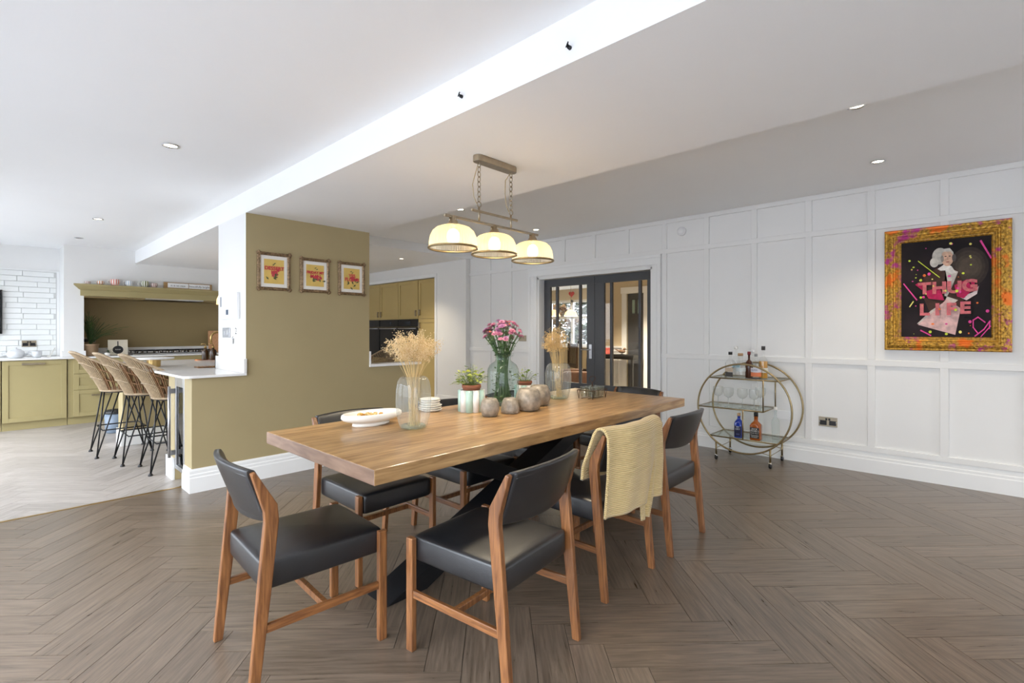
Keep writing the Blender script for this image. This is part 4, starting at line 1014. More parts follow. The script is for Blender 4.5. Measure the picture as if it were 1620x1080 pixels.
t = thing('kitchen_tap', (1.985, 6.72, PZ), 'brass swan-neck kitchen tap half hidden by the white pier', 'tap')
ar = [(0,0,.0),(0,0,.27)]+[(-.068+.068*cos(a), 0, .27+.068*sin(a)) for a in [i*pi/10 for i in range(1, 11)]]+[(-.136,0,.20)]
MB().tube(ar, .012, 12).build('spout', M['brass'], t); MB().lathe([(.0005,0),(.026,0),(.026,.03),(.015,.04),(.0125,.05)], 20).build('base', M['brass'], t); MB().tube([(0,-.02,.06),(0,-.07,.075)], .007, 8).build('lever', M['brass'], t)
q = onY(336, 545, 9.36); t = thing('patterned_board', (max(q.x, 2.70), 9.36, WZ), 'orange patterned chopping board standing at the right end of the hob', 'board')
pbm, nt, b = newmat('terrazzo_print'); vo = nt.nodes.new('ShaderNodeTexVoronoi'); vo.inputs['Scale'].default_value = 55; rr_ = ramp(nt, s2l((196,132,84)), s2l((222,176,132)), .3, .7)
nt.links.new(vo.outputs['Color'], rr_.inputs[0]); nt.links.new(rr_.outputs[0], b.inputs['Base Color'])
MB().box(-.16, .16, -.012, .012, .002, .36).xf(Matrix.Rotation(radians(-6), 4, 'X')).build('board', pbm, t, .006); MB().box(-.12, .12, .015, .055, 0, .02).build('stand', M['chairwood'], t)
q = onZ(329, 581, PZ); t = thing('slatted_trivet', (q.x, q.y, PZ), 'dark slatted trivet lying on the peninsula worktop', 'trivet')
for k in range(7): MB().box(-.10+.03*k, -.082+.03*k, -.07, .07, .004, .012).build('slat', M['rattand'], t, .001)
for y in (-.05, .05): MB().box(-.10, .10, y-.006, y+.006, 0, .0045).build('rail', M['rattand'], t)
# ---------------------------------------------------------------- pendant in the kitchen (edge shows beside the pier)
q = Vector((2.215, 7.25, 0)); t = thing('kitchen_pendant', (q.x, q.y, 1.62), 'cream kitchen pendant shade just showing beside the white pier', 'lamp')
MB().lathe([(.03,.19),(.06,.185),(.12,.14),(.15,.07),(.155,0),(.150,0),(.145,.07),(.115,.135),(.03,.175)], 36).build('shade', mat('cream_enamel', (244,222,180), .4, emis=((255,214,150), .8)), t)
MB().tube([(0,0,.19),(0,0,KZ-1.62 if False else SZ-1.62)], .004, 6).build('cord', M['blackp'], t); MB().lathe([(.028,.185),(.028,.25),(.012,.27),(.0005,.27)], 16).build('lamp_holder', M['black'], t)
MB().ball((0,0,.08), .035, 12, 8).build('bulb', blb, t); MB().lathe([(.0005,SZ-1.62-.02),(.05,SZ-1.62-.02),(.05,SZ-1.62),(.0005,SZ-1.62)], 20).build('ceiling_rose', M['black'], t)
# ---------------------------------------------------------------- pier fittings
q = onX(366, 484.5, BX0); t = thing('alarm_keypad', (BX0, q.y, q.z), 'white alarm control panel with small display on the pier', 'control panel', rz=-pi/2)
a0, a1 = onX(353, 484, BX0).y, onX(380, 484, BX0).y; hw2 = abs(a0-a1)/2
MB().box(-hw2, hw2, -.028, 0, -.115, .115).build('casing', M['whitep'], t, .006)
MB().box(-.05, .01, -.0292, -.028, -.075, -.03).build('display', mat('lcd', (92,104,122), .2), t); MB().box(-hw2+.015, -hw2+.05, -.0295, -.028, .0, .09).build('grille', mat('grille_grey', (140,142,146), .5), t)
for i in range(3):
    for j in range(3): MB().box(.03+i*.028, .05+i*.028, -.031, -.028, -.085+j*.024, -.07+j*.024).build('key', M['whitep'], t, .001)
q = onX(359, 526, BX0); socket('light_switch', (BX0-.001, q.y, q.z), -pi/2, .19, .088, 'steel double rocker switch plate on the pier', 'switch', 'rocker', M['steel'])
t = thing('key_tag', (BX0-.001, onX(374.5, 525, BX0).y, zat(onX(374.5, 525, BX0), 524)), 'white numbered tag with a small charm hanging below, beside the switch', 'tag', rz=-pi/2+.15)
MB().box(-.045, .045, -.006, 0, -.055, .055).build('plate', M['cream'], t, .004); lt = text_mb('2', .08); lt.xf(Matrix.Translation((0,-.0066,0)) @ Matrix.Rotation(pi/2, 4, 'X')); lt.build('numeral', M['blackp'], t, recalc=False)
MB().box(-.11, -.065, -.004, 0, -.11, -.062).build('charm', M['steel'], t, .003); MB().tube([(-.045,-.002,-.04),(-.085,-.003,-.065)], .0015, 5).build('cord', M['black'], t)
# ---------------------------------------------------------------- tall units with ovens
TF = 5.362
def tall(y0, y1, label, parts):
    t = thing('tall_cabinet', (TF, (y0+y1)/2, 0), label, 'cabinet', group='olive tall kitchen units'); t.location = (0, 0, 0)
    MB().box(TF, 5.98, y0+.001, y1-.001, .0, 2.2).build('body', M['cabw'], t)
    for p_ in parts: shaker(t, *p_)
    return t
def wdoor(y0, y1, z0, z1, hy=None, hz=None): return ('door', y0+.003, y1-.003, z0, z1, TF, M['cabw'], (hy-.012, hy+.012, hz, hz+.11) if hy else None, '-x', .06)
tall(6.83, 7.335, 'olive larder cabinet at the right end of the tall units', [wdoor(6.83, 7.335, 1.495, 2.19, 7.29, 1.55), wdoor(6.83, 7.335, .10, 1.485, 7.29, 1.32)])
tall(7.345, 7.97, 'olive oven housing nearest the larder cabinet', [wdoor(7.345, 7.97, 1.505, 2.19, 7.40, 1.54), wdoor(7.345, 7.97, .10, .70)])
tall(7.975, 8.61, 'olive oven housing in the middle of the tall units', [wdoor(7.975, 8.61, 1.505, 2.19, 8.56, 1.54), wdoor(7.975, 8.61, .10, .70)])
tall(8.615, 9.31, 'olive housing furthest back, partly hidden by the olive pier', [wdoor(8.615, 9.31, 1.505, 2.19, 8.665, 1.54), wdoor(8.615, 9.31, .10, .70)])
og = mat('oven_glass', (16,16,18), .07)
for y0, y1, lb in ((7.352, 7.965, 'black built-in oven nearest the larder cabinet'), (7.982, 8.604, 'black built-in oven in the middle housing'), (8.622, 9.304, 'black built-in oven furthest back, beside the olive pier')):
    t = thing('oven', (TF, (y0+y1)/2, .75), lb, 'oven', group='black built-in ovens'); h_ = (y1-y0)/2
    MB().box(-.022, -.001, -h_, h_, .60, .74).build('control_panel', og, t, .002); MB().box(-.024, -.001, -h_, h_, 0, .595).build('door', og, t, .002)
    MB().tube([(-.055, -h_+.03, .57), (-.055, h_-.03, .57)], .008, 10).build('handle', M['steel'], t)
    for s in (-1, 1): MB().box(-.055, -.022, s*(h_-.05)-.006, s*(h_-.05)+.006, .562, .578).build('handle_mount', M['steel'], t)
    MB().box(-.0232, -.022, -.09, .09, .645, .70).build('display', mat('oven_display', (40,44,52), .1), t)
# ---------------------------------------------------------------- pedal bin beyond the peninsula
q = onZ(176, 684, 0); t = thing('pedal_bin', (q.x+.05, q.y, 0), 'small grey bin with black lid by the end of the peninsula', 'bin')
MB().lathe([(.0005,.002),(.10,.002),(.11,.01),(.12,.24),(.0005,.24)], 28).build('bucket', mat('blue_grey_plastic', (120,134,150), .4), t); MB().lathe([(.124,.241),(.124,.26),(.09,.285),(.0005,.29)], 28, cap0=True).build('lid', M['blackp'], t)

# ================================================================== RATTAN BAR STOOLS
def make_stool(label):
    """faces local +y; tub seat of bent cane on a black wire frame"""
    t = thing('bar_stool', (0, 0, 0), label, 'stool', group='rattan bar stools')
    SZ_ = .645
    ring = [(.17*cos(a), .16*sin(a), SZ_) for a in [2*pi*k/28 for k in range(28)]]
    MB().tube([(x*(1.08 if abs(x) > .1 else 1), y, z) for x, y, z in ring], .008, 8, closed=True).build('seat_ring', M['black'], t)
    for sx in (-1, 1):
        for sy in (-1, 1):
            ft = (sx*.215, sy*.225, .012); lg = MB()
            lg.tube([ft, (sx*.165, sy*.045, SZ_-.004)], .0065, 8); lg.tube([ft, (sx*.075, sy*.150, SZ_-.004)], .0065, 8)
            o = lg.build('leg', M['black'], t)
            MB().lathe([(.0005,0),(.019,0),(.019,.008),(.010,.022),(.0005,.026)], 16, (sx*.215, sy*.225, 0)).build('foot_cap', M['blackp'], o)
    zf = .27; k = zf/SZ_; fx_, fy_ = .215*(1-k)+.165*k, .225*(1-k)+.11*k
    MB().tube([(fx_,fy_,zf),(-fx_,fy_,zf),(-fx_,-fy_,zf),(fx_,-fy_,zf)], .0065, 8, closed=True).build('footrest', M['black'], t)
    # shell: parameter a from front-left round the back to front-right; height h 0..1
    def rim(a):        # a in [-1,1], 0 = centre of back
        b = abs(a); return .40-.17*min(1, max(0, (b-.18)/.42))**1.0*1.0-.03*max(0, b-.6)
    def pt(a, h, grow=0):
        th = -pi/2+a*radians(128); z = rim(a)*h; fl = h*rim(a)
        back = max(0, cos(a*radians(90)))**1.5
        r0x, r0y = .185, .170
        ry = r0y*1.0; x = (r0x+.13*fl*(1-.35*back)+grow)*cos(th); y = (ry+.12*fl+grow)*sin(th)
        y -= back*.50*fl*fl+back*.28*fl
        if abs(a) > .75: y = min(y, .17)
        return Vector((x, y, SZ_+.012+z))
    rm = [pt(-1+2*i/40, 1) for i in range(41)]
    MB().tube(rm, .011, 8).build('rim', M['rattan'], t)
    MB().tube([pt(-1+2*i/36, 0) for i in range(37)], .012, 8).build('lower_rim', M['rattan'], t)
    bs = MB()
    for i in range(21):
        a = -.34+.68*i/20; bs.tube([pt(a, h/8, .004) for h in range(9)], .0058, 6, cap=False)
    bs.build('back_canes', M['rattan'], t)
    for h in (.35, .72): MB().tube([pt(-.36+.72*i/16, h, .012) for i in range(17)], .0062, 6).build('binding', M['rattan'], t)
    for s in (-1, 1):
        sw = MB()
        for i in range(6):
            a = s*(.40+.58*i/5); sw.tube([pt(a, h/5) for h in range(6)], .0062, 6, cap=False); sw.tube([pt(a-s*.035, h/5) for h in range(6)], .0055, 6, cap=False)
        for h in (.36, .70): sw.tube([pt(s*(.34+.66*i/12), h) for i in range(13)], .0062, 6, cap=False)
        sw.build('side_weave', M['rattand'], t)
    sp = MB()
    for i in range(15):
        x = -.16+.32*i/14; hl = .165*sqrt(max(.03, 1-(x/.185)**2)); sp.tube([(x,-hl,SZ_+.012),(x,hl,SZ_+.012)], .0085, 6)
    sp.build('seat_canes', M['rattan'], t)
    return t
S = [((.968, 6.56), 'rattan bar stool furthest from the camera, by the drawers'), ((1.09, 6.02), 'middle rattan bar stool of the three at the peninsula'), ((1.20, 5.46), 'rattan bar stool next to the wine cooler')]
s0 = make_stool(S[0][1]); s0.location = (*S[0][0], 0); s0.rotation_euler.z = -pi/2
for p_, l_ in S[1:]: dup(s0, (*p_, 0), -pi/2, l_)
dup(s0, (3.22, 5.35, 0), 0, 'rattan stool glimpsed through the opening beyond the olive pier')
# ================================================================== DOWNLIGHTS
dlm = mat('downlight_lens', (255, 246, 226), .4, emis=((255, 238, 205), 14))
off = mat('downlight_unlit', (120, 118, 112), .4)
def downlight(u, v, z, label, lit=True, power=9, xy=None):
    p = onZ(u, v, z) if xy is None else Vector((*xy, z)); t = thing('downlight', (p.x, p.y, z), label, 'downlight', group='recessed ceiling downlights')
    MB().lathe([(.045,-.003),(.048,-.006),(.040,-.007),(.034,-.001),(.034,.0)], 28).build('bezel', M['chrome'], t); MB().lathe([(.0005,-.0012),(.034,-.0012)], 24).build('lens', dlm if lit else off, t, recalc=False)
    if lit:
        l = bpy.data.lights.new('downlight_beam', 'SPOT'); l.energy = power; l.color = (1, .86, .66); l.spot_size = radians(105); l.spot_blend = .9; l.shadow_soft_size = .03
        o = bpy.data.objects.new('downlight_beam', l); COL.objects.link(o); o.location = (p.x, p.y, z-.03)
downlight(270, 230, KZ, 'lit downlight in the left ceiling, nearest the camera')
downlight(155, 346, KZ, 'lit downlight in the kitchen ceiling, second from the camera')
downlight(125, 376, KZ, 'unlit downlight in the kitchen ceiling near the mantel', False)
downlight(1389, 255, CZ, 'lit downlight above the framed painting', power=34)
downlight(848, 363, CZ, 'lit downlight in the ceiling above the charcoal doors', power=24)
downlight(1355, 167, CZ, 'downlight half hidden by the ceiling step at the right', power=22)
downlight(728, 331, CZ, 'downlight half hidden behind the ceiling step left of the pendant', power=20)
downlight(635, 409, KZ, 'lit downlight in the far ceiling in front of the tall units', power=60)
downlight(0, 0, KZ, 'added unseen downlight brightening the kitchen behind the olive pier', power=60, xy=(3.6, 7.6))  # made-up fill lamp out of view, lifts the dark kitchen side
for xy_, lb_ in (((4.65, -1.5), 'added unseen downlight over the panelled wall behind the camera'), ((3.43, -1.5), 'added unseen downlight behind the camera, towards the ceiling step')): downlight(0, 0, CZ, lb_, power=34, xy=xy_)  # added fill lamps out of view, warm the right side of the room
# ================================================================== small fittings on walls
for u, v, lb in ((902, 76, 'small black wire stub on the beam face, right one'), (731, 153, 'small black wire stub on the beam face, left one')):
    q = onX(u, v, BX0); t = thing('wire_stub', (BX0, q.y, q.z), lb, 'wire'); MB().lathe([(.0005,0),(.008,0),(.007,.012),(.0005,.014)], 12).xf(Matrix.Rotation(-pi/2, 4, 'Y')).build('grommet', M['black'], t)
    MB().tube([(-.012,0,0),(-.022,.003,-.006),(-.018,-.004,.014)], .003, 6).build('wire', M['black'], t); MB().tube([(-.012,0,0),(-.024,-.006,.004)], .003, 6).build('wire', M['black'], t)
q = onX(1079, 366, WX); t = thing('room_sensor', (WX, q.y, q.z), 'round white sensor high on the panelled wall', 'sensor')
MB().lathe([(.0005,0),(.05,0),(.05,.022),(.046,.026),(.038,.028),(.036,.042),(.03,.046),(.0005,.047)], 36).xf(Matrix.Rotation(-pi/2, 4, 'Y')).build('casing', M['whitep'], t)
q = onX(827, 535, WX); socket('light_switch', (WX-.0005, q.y, q.z), -pi/2, .146, .086, 'nickel toggle light switch left of the charcoal doors', 'switch', 'toggle')
q = onX(1310, 667, WX); socket('wall_socket', (WX-.0005, q.y, q.z), -pi/2, .150, .088, 'bronze double socket low on the panelled wall')
q = onX(1237, 656, WX); socket('blank_plate', (WX-.0005, q.y, q.z), -pi/2, .146, .086, 'white blank plate behind the bar cart', 'plate', 'blank', M['whitep'])

# ================================================================== FRAMED PAINTING
def wallxf(y, z, x, w=None):       # local x -> right as seen, local y -> up, local z -> out of the wall (towards -x)
    return Matrix(((0,0,-1,x),(-1,0,0,y),(0,1,0,z),(0,0,0,1)))
py0, py1, pz0, pz1 = .563, -.219, 1.102, 2.130
PWd, PHt = py0-py1, pz1-pz0; pc = ((py0+py1)/2, (pz0+pz1)/2)
pt_ = thing('framed_painting', (WX-.012, pc[0], pc[1]), 'large portrait painting with splashed paint and pink words in an ornate gold frame', 'painting')
X4 = wallxf(0, 0, 0)
# gold frame with pink and orange paint dashes
gm_, nt, b = newmat('splashed_gold'); N = nt.nodes; L = nt.links; tc = N.new('ShaderNodeTexCoord')
n1 = N.new('ShaderNodeTexNoise'); n1.inputs['Scale'].default_value = 60; n1.inputs['Detail'].default_value = 5; L.new(tc.outputs['Object'], n1.inputs['Vector'])
r1 = ramp(nt, s2l((120,82,26)), s2l((222,172,70)), .3, .65); L.new(n1.outputs['Fac'], r1.inputs[0])
n2 = N.new('ShaderNodeTexNoise'); n2.inputs['Scale'].default_value = 6.5; n2.inputs['Detail'].default_value = 4; n2.inputs['Roughness'].default_value = .65; L.new(tc.outputs['Object'], n2.inputs['Vector'])
f2 = ramp(nt, (0,0,0), (1,1,1), .54, .62); L.new(n2.outputs['Fac'], f2.inputs[0])
m1 = N.new('ShaderNodeMixRGB'); L.new(f2.outputs[0], m1.inputs[0]); L.new(r1.outputs[0], m1.inputs[1]); m1.inputs[2].default_value = (*s2l((184,52,132)),1)
n3 = N.new('ShaderNodeTexNoise'); n3.inputs['Scale'].default_value = 5; n3.inputs['Detail'].default_value = 3; mp = N.new('ShaderNodeMapping'); mp.inputs['Location'].default_value = (3,7,1); L.new(tc.outputs['Object'], mp.inputs[0]); L.new(mp.outputs[0], n3.inputs['Vector'])
f3 = ramp(nt, (0,0,0), (1,1,1), .60, .66); L.new(n3.outputs['Fac'], f3.inputs[0]); m2 = N.new('ShaderNodeMixRGB'); L.new(f3.outputs[0], m2.inputs[0]); L.new(m1.outputs[0], m2.inputs[1]); m2.inputs[2].default_value = (*s2l((232,120,40)),1)
L.new(m2.outputs[0], b.inputs['Base Color']); b.inputs['Roughness'].default_value = .38
iv = N.new('ShaderNodeMath'); iv.operation = 'MULTIPLY_ADD'; iv.inputs[1].default_value = -.55; iv.inputs[2].default_value = .55; L.new(f2.outputs[0], iv.inputs[0]); L.new(iv.outputs[0], b.inputs['Metallic'])
bp_ = N.new('ShaderNodeBump'); bp_.inputs['Strength'].default_value = .6; bp_.inputs['Distance'].default_value = .01; L.new(n1.outputs['Fac'], bp_.inputs['Height']); L.new(bp_.outputs[0], b.inputs['Normal'])
def frame_rail(prof, W, H, side):
    """mitred rail: prof = (inset from outer edge, height off wall)"""
    c = [(-W/2,-H/2,1,1),(W/2,-H/2,-1,1),(W/2,H/2,-1,-1),(-W/2,H/2,1,-1)]; a, b2 = c[side], c[(side+1) % 4]; k = len(prof)
    vs = [(a[0]+a[2]*i, a[1]+a[3]*i, h) for i, h in prof]+[(b2[0]+b2[2]*i, b2[1]+b2[3]*i, h) for i, h in prof]
    return MB().add(vs, [tuple(range(k)), tuple(range(2*k-1,k-1,-1))]+[(i,(i+1) % k,k+(i+1) % k,k+i) for i in range(k)])
prof = [(0,0),(0,.030),(.008,.036),(.018,.034),(.026,.040),(.045,.050),(.060,.046),(.066,.034),(.074,.034),(.082,.040),(.090,.036),(.094,.026),(.106,.026),(.114,.016),(.114,0)]
for s in range(4): frame_rail(prof, PWd, PHt, s).xf(X4).build('frame_rail', gm_, pt_)
rr = random.Random(6); sc_ = MB()
for s in range(4):      # carved scrolls in the deep cove
    n = 26 if s % 2 else 20; W2_, H2_ = PWd/2-.048, PHt/2-.048
    c = [(-W2_,-H2_),(W2_,-H2_),(W2_,H2_),(-W2_,H2_)]; a, b2 = Vector(c[s]), Vector(c[(s+1) % 4])
    for k in range(n):
        p_ = a.lerp(b2, (k+.5)/n); o_ = ((-1)**k)*.009; d = (b2-a).normalized(); nn = Vector((-d.y, d.x)); cc = p_+nn*o_
        ring = [(cc.x+.011*cos(t_)*(1-.06*i)+d.x*.002*i, cc.y+.011*sin(t_)*(1-.06*i)+d.y*.002*i, .049) for i, t_ in enumerate([j*.55+k for j in range(10)])]
        sc_.tube(ring, .0032, 5)
sc_.xf(X4).build('scrollwork', gm_, pt_)['kind'] = 'stuff'
bd = MB(); ins = .100
for s in range(4):
    W2_, H2_ = PWd/2-ins, PHt/2-ins; c = [(-W2_,-H2_),(W2_,-H2_),(W2_,H2_),(-W2_,H2_)]; a, b2 = Vector(c[s]), Vector(c[(s+1) % 4]); n = int((b2-a).length/.0105)
    for k in range(n): q = a.lerp(b2, (k+.5)/n); bd.ball((q.x, q.y, .027), .004, 6, 4)
bd.xf(X4).build('beading', M['brass'], pt_)['kind'] = 'stuff'
cw, chh = PWd/2-.112, PHt/2-.112
cvm = mat('dark_oil_ground', (34, 25, 27), .6, 0, .5, 4, spec=.2)
cv = MB().box(-cw, cw, -chh, chh, .004, .014).xf(X4).build('canvas', cvm, pt_)
LZ_ = [.0145]
def flat(poly, m, name='paint', th=.0006):
    z = LZ_[0]; LZ_[0] += .0007
    MB().prism([(max(-cw, min(cw, a*cw)), max(-chh, min(chh, b*chh))) for a, b in poly], z, z+th).xf(X4).build(name, m, cv)
def ell(cx, cy, rx, ry, n=28, a0=0): return [(cx+rx*cos(2*pi*k/n+a0), cy+ry*sin(2*pi*k/n+a0)) for k in range(n)]
def fm(c, r=.6): return mat('oil_colour', c, r, 0, .22, 30, spec=.25)
for k_ in range(4): flat(ell(.52,.40,.42-.07*k_,.40-.07*k_,36), fm((52+11*k_,42+10*k_,36+8*k_)), 'backdrop')
flat([(-.5,.18),(-.38,.32),(-.12,.44),(.1,.46),(.3,.34),(.42,.1),(.42,-.35),(.1,-.62),(-.3,-.55),(-.46,-.2)], fm((70,46,36)), 'coat')
flat([(-.30,-.70),(-.62,-.72),(-.30,-.45),(0,-.28),(.16,.0),(.30,.32),(.2,.36),(.12,.40),(.02,.38),(.08,.1),(.0,-.15),(.30,-.25)], fm((206,196,186)), 'shirt')
flat([(-.15,.40),(.02,.50),(.16,.44),(.26,.30),(.16,.28),(.02,.36),(-.08,.36)], fm((232,226,218)), 'cravat')
flat([(-.60,-.74),(-.3,-.52),(.06,-.22),(.36,-.42),(.24,-.95)], fm((214,176,172)), 'paper'); flat([(.35,-.20),(.62,-.10),(.74,.02),(.70,-.14),(.48,-.26)], fm((226,206,202)), 'cuff')
flat(ell(-.10,.66,.17,.17), fm((196,190,180)), 'hair'); flat(ell(-.22,.54,.10,.10), fm((206,200,190)), 'hair')
flat(ell(.07,.62,.135,.175), fm((216,176,150)), 'face'); flat([(-.10,.70),(-.02,.80),(.12,.81),(.20,.72),(.21,.64),(.14,.735),(.0,.745)], fm((202,196,186)), 'hair')
flat(ell(.03,.645,.025,.010), fm((60,44,40))); flat(ell(.12,.645,.025,.010), fm((60,44,40))); flat([(.07,.65),(.10,.57),(.06,.57)], fm((196,150,128))); flat(ell(.075,.53,.04,.011), fm((168,96,88)))
flat(ell(.215,.605,.045,.075), fm((92,84,82)), 'earpiece'); flat(ell(-.045,.60,.035,.07), fm((150,140,132)), 'earpiece')
mg = fm((206,40,120)); 
for q in ([(-.66,.10),(-.58,.14),(-.45,.05),(-.5,-.02)], [(-.45,-.05),(-.1,.02),(.0,-.25),(-.35,-.2)], [(.22,.05),(.5,.16),(.62,-.05),(.42,-.22),(.28,-.18)], [(.55,.14),(.66,.10),(.62,-.06)]): flat(q, fm((186,30,84)), 'splash')
pk = [mat('coral_letter', (200,92,96), .45, 0, .3, 40)]
for tx, yy, x0 in (('THUG', .0, .02), ('LIFE', -.44, -.03)):
    for i, chx in enumerate(tx):
        lt = text_mb(chx, .128, depth=.003, bold=.006); z = LZ_[0]+.003; lt.xf(X4 @ Matrix.Translation(((x0-.46+.33*i if tx == 'THUG' else x0-.42+.30*i)*cw, (yy+.02*(i == 3))*chh, z))); lt.build('letter', pk[0], cv)
LZ_[0] += .008
cols = [fm((206,222,70)), fm((236,120,52)), fm((222,72,150)), fm((240,226,120))]
for k in range(58):
    a, b_ = rr.uniform(-.95,.95), rr.uniform(-.95,.95); s = rr.uniform(.010,.038)
    if abs(a) < .3 and .3 < b_ < .85: continue
    LZ_[0] -= .0007 if k % 2 else 0; flat(ell(a, b_, s, s*rr.uniform(.5,.9), 10, rr.random()), cols[rr.choice((0,0,1,2,2,3))], 'splatter')
def stroke(pts, w_, m):
    for i in range(len(pts)-1):
        a, b_ = Vector(pts[i]), Vector(pts[i+1]); d = (b_-a).normalized(); n_ = Vector((-d.y, d.x))*w_; LZ_[0] -= .0006
        flat([a-n_-d*w_, b_-n_+d*w_, b_+n_+d*w_, a+n_-d*w_], m, 'brush_stroke')
stroke([(-.58,.58),(-.1,.22)], .008, cols[0]); stroke([(-.92,.12),(-.62,-.22)], .014, cols[2]); stroke([(.78,.88),(.98,.55)], .02, cols[2]); stroke([(-.52,-.86),(-.3,-.96)], .014, cols[2])
stroke([(.86,-.70),(.72,-.60),(.62,-.66),(.62,-.80),(.72,-.92)], .012, cols[2]); stroke([(.66,-.97),(.84,-.84),(.96,-.68),(.95,-.82)], .012, cols[2]); stroke([(.78,-.98),(.97,-.78)], .010, cols[2]); stroke([(-.7,-.26),(-.78,-.36)], .012, cols[3])
# ================================================================== THREE SMALL FRAMES on the olive pier
fcm = mat('antique_bronze_gilt', (150, 126, 98), .32, .7, .5, 60, bump=.5, bscale=120)
def small_frame(c4, words, label, seed):
    ps = [onY(u, v, OY-.012) for u, v in c4]; x0 = (ps[0].x+ps[2].x)/2; x1 = (ps[1].x+ps[3].x)/2; z1 = (ps[0].z+ps[1].z)/2; z0 = (ps[2].z+ps[3].z)/2
    w_, h_ = x1-x0, z1-z0; t = thing('picture_frame', ((x0+x1)/2, OY-.001, (z0+z1)/2), label, 'picture', group='small framed flower prints'); rr = random.Random(seed)
    XF = Matrix(((1,0,0,0),(0,0,-1,0),(0,1,0,0),(0,0,0,1)))
    pr = [(0,0),(0,.012),(.006,.020),(.014,.018),(.020,.022),(.026,.016),(.028,.008),(.028,0)]
    for s in range(4): frame_rail(pr, w_, h_, s).xf(XF).build('frame_rail', fcm, t)
    orn = MB()
    for s in range(4):
        c = [(-w_/2,-h_/2),(w_/2,-h_/2),(w_/2,h_/2),(-w_/2,h_/2)]; a, b_ = Vector(c[s]), Vector(c[(s+1) % 4]); d = (b_-a).normalized(); n_ = Vector((-d.y, d.x))
        for k in range(25):
            f = k/24; q = a.lerp(b_, f)+n_*.011; e = abs(f-.5)*2; am_ = .006+.008*max(0, e-.72)/.28+.004*(e < .12)
            orn.ball((q.x, q.y, .016), (am_*.9, am_*.9, .010), 7, 5)
    orn.xf(XF).build('ornament', fcm, t)
    MB().box(-w_/2+.022, w_/2-.022, -h_/2+.022, h_/2-.022, .003, .008).xf(XF).build('mount', M['cream'], t)
    mw, mh = w_/2-.055, h_/2-.058; pr_ = MB().box(-mw, mw, -mh, mh, .008, .0088).xf(XF).build('print', mat('yellow_print', (224, 190, 104), .6, 0, .08, 12), t)
    red = mat('red_ink', (206, 62, 74), .6); grn = mat('leaf_ink', (92, 96, 62), .6); pnk = mat('rose_ink', (198, 84, 84), .6)
    z = .009
    for k in range(6):
        a, b_ = rr.gauss(.01,.018), rr.gauss(-.01,.016); MB().prism([(a+.014*cos(t_)*(1+.25*cos(5*t_)), b_+.014*sin(t_)*(1+.25*cos(5*t_))) for t_ in [2*pi*i/14 for i in range(14)]], z, z+.0003).xf(XF).build('rose', pnk, pr_); z += .0004
    for k in range(7):
        a, b_ = rr.gauss(.01,.03), rr.gauss(-.045,.022); th = rr.uniform(0, 6); MB().prism([(a+cos(th)*p-sin(th)*q, b_+sin(th)*p+cos(th)*q) for p, q in ((-.018,0),(-.004,.008),(.018,0),(-.004,-.008))], z, z+.0003).xf(XF).build('leaf', grn, pr_); z += .0004
    for k in range(2):
        a = rr.gauss(0,.01); MB().prism([(a-.012,.055+.012*k),(a,.062+.012*k),(a+.012,.066+.01*k),(a+.002,.052+.012*k)], z, z+.0003).xf(XF).build('leaf', grn, pr_); z += .0004
    for i, wd in enumerate(words):
        lt = text_mb(wd, min(.044, mw*2/max(3, len(wd))*1.75), bold=.0016); lt.xf(XF @ Matrix.Translation((0, .026-.036*i, z+.0008))); lt.build('lettering', red, pr_, recalc=False)
    return t
small_frame([(407,397),(459.5,402.5),(407,460),(459.5,458.5)], ('DESSERT','1ST'), 'leftmost small frame, yellow rose print lettered in red with two leaves below', 1)
small_frame([(475,406.5),(521.5,411.5),(475,462.5),(521.5,463)], ('FRIDAY MY','MAN'), 'middle small frame, yellow print with wide red lettering over roses', 2)
small_frame([(535.5,413),(577,417.5),(535.5,466.5),(577,467)], ('YES','FLOWR'), 'rightmost small frame, yellow print with paler flowers', 3)

# ================================================================== ROUND BAR CART
CX0, CX1 = 4.92, 5.305; CYc, CZc, CR = 1.605, .525, .425
ct = thing('bar_cart', ((CX0+CX1)/2, CYc, 0), 'round aged-brass hoop bar cart with three glass shelves on castors', 'bar cart'); hxx = (CX1-CX0)/2; br = M['agedbrass']
for s in (-1, 1): MB().tube([(s*hxx, CR*cos(2*pi*k/72), CZc+CR*sin(2*pi*k/72)) for k in range(72)], .0085, 10, closed=True).build('hoop', br, ct)
def chord(z): return sqrt(CR*CR-(z-CZc)**2)
for z, ya, yb in ((.806, -chord(.806), chord(.806)), (.513, 1.42-CYc, chord(.513)), (.232, -chord(.232), chord(.232))):
    MB().tube([(-hxx,ya,z),(hxx,ya,z),(hxx,yb,z),(-hxx,yb,z)], .0065, 8, closed=True).build('shelf_frame', br, ct)
    MB().box(-hxx+.004, hxx-.004, ya+.004, yb-.004, z-.003, z+.004).build('glass_shelf', glass('shelf_glass', (.90,.95,.92), 1.45, .01), ct)
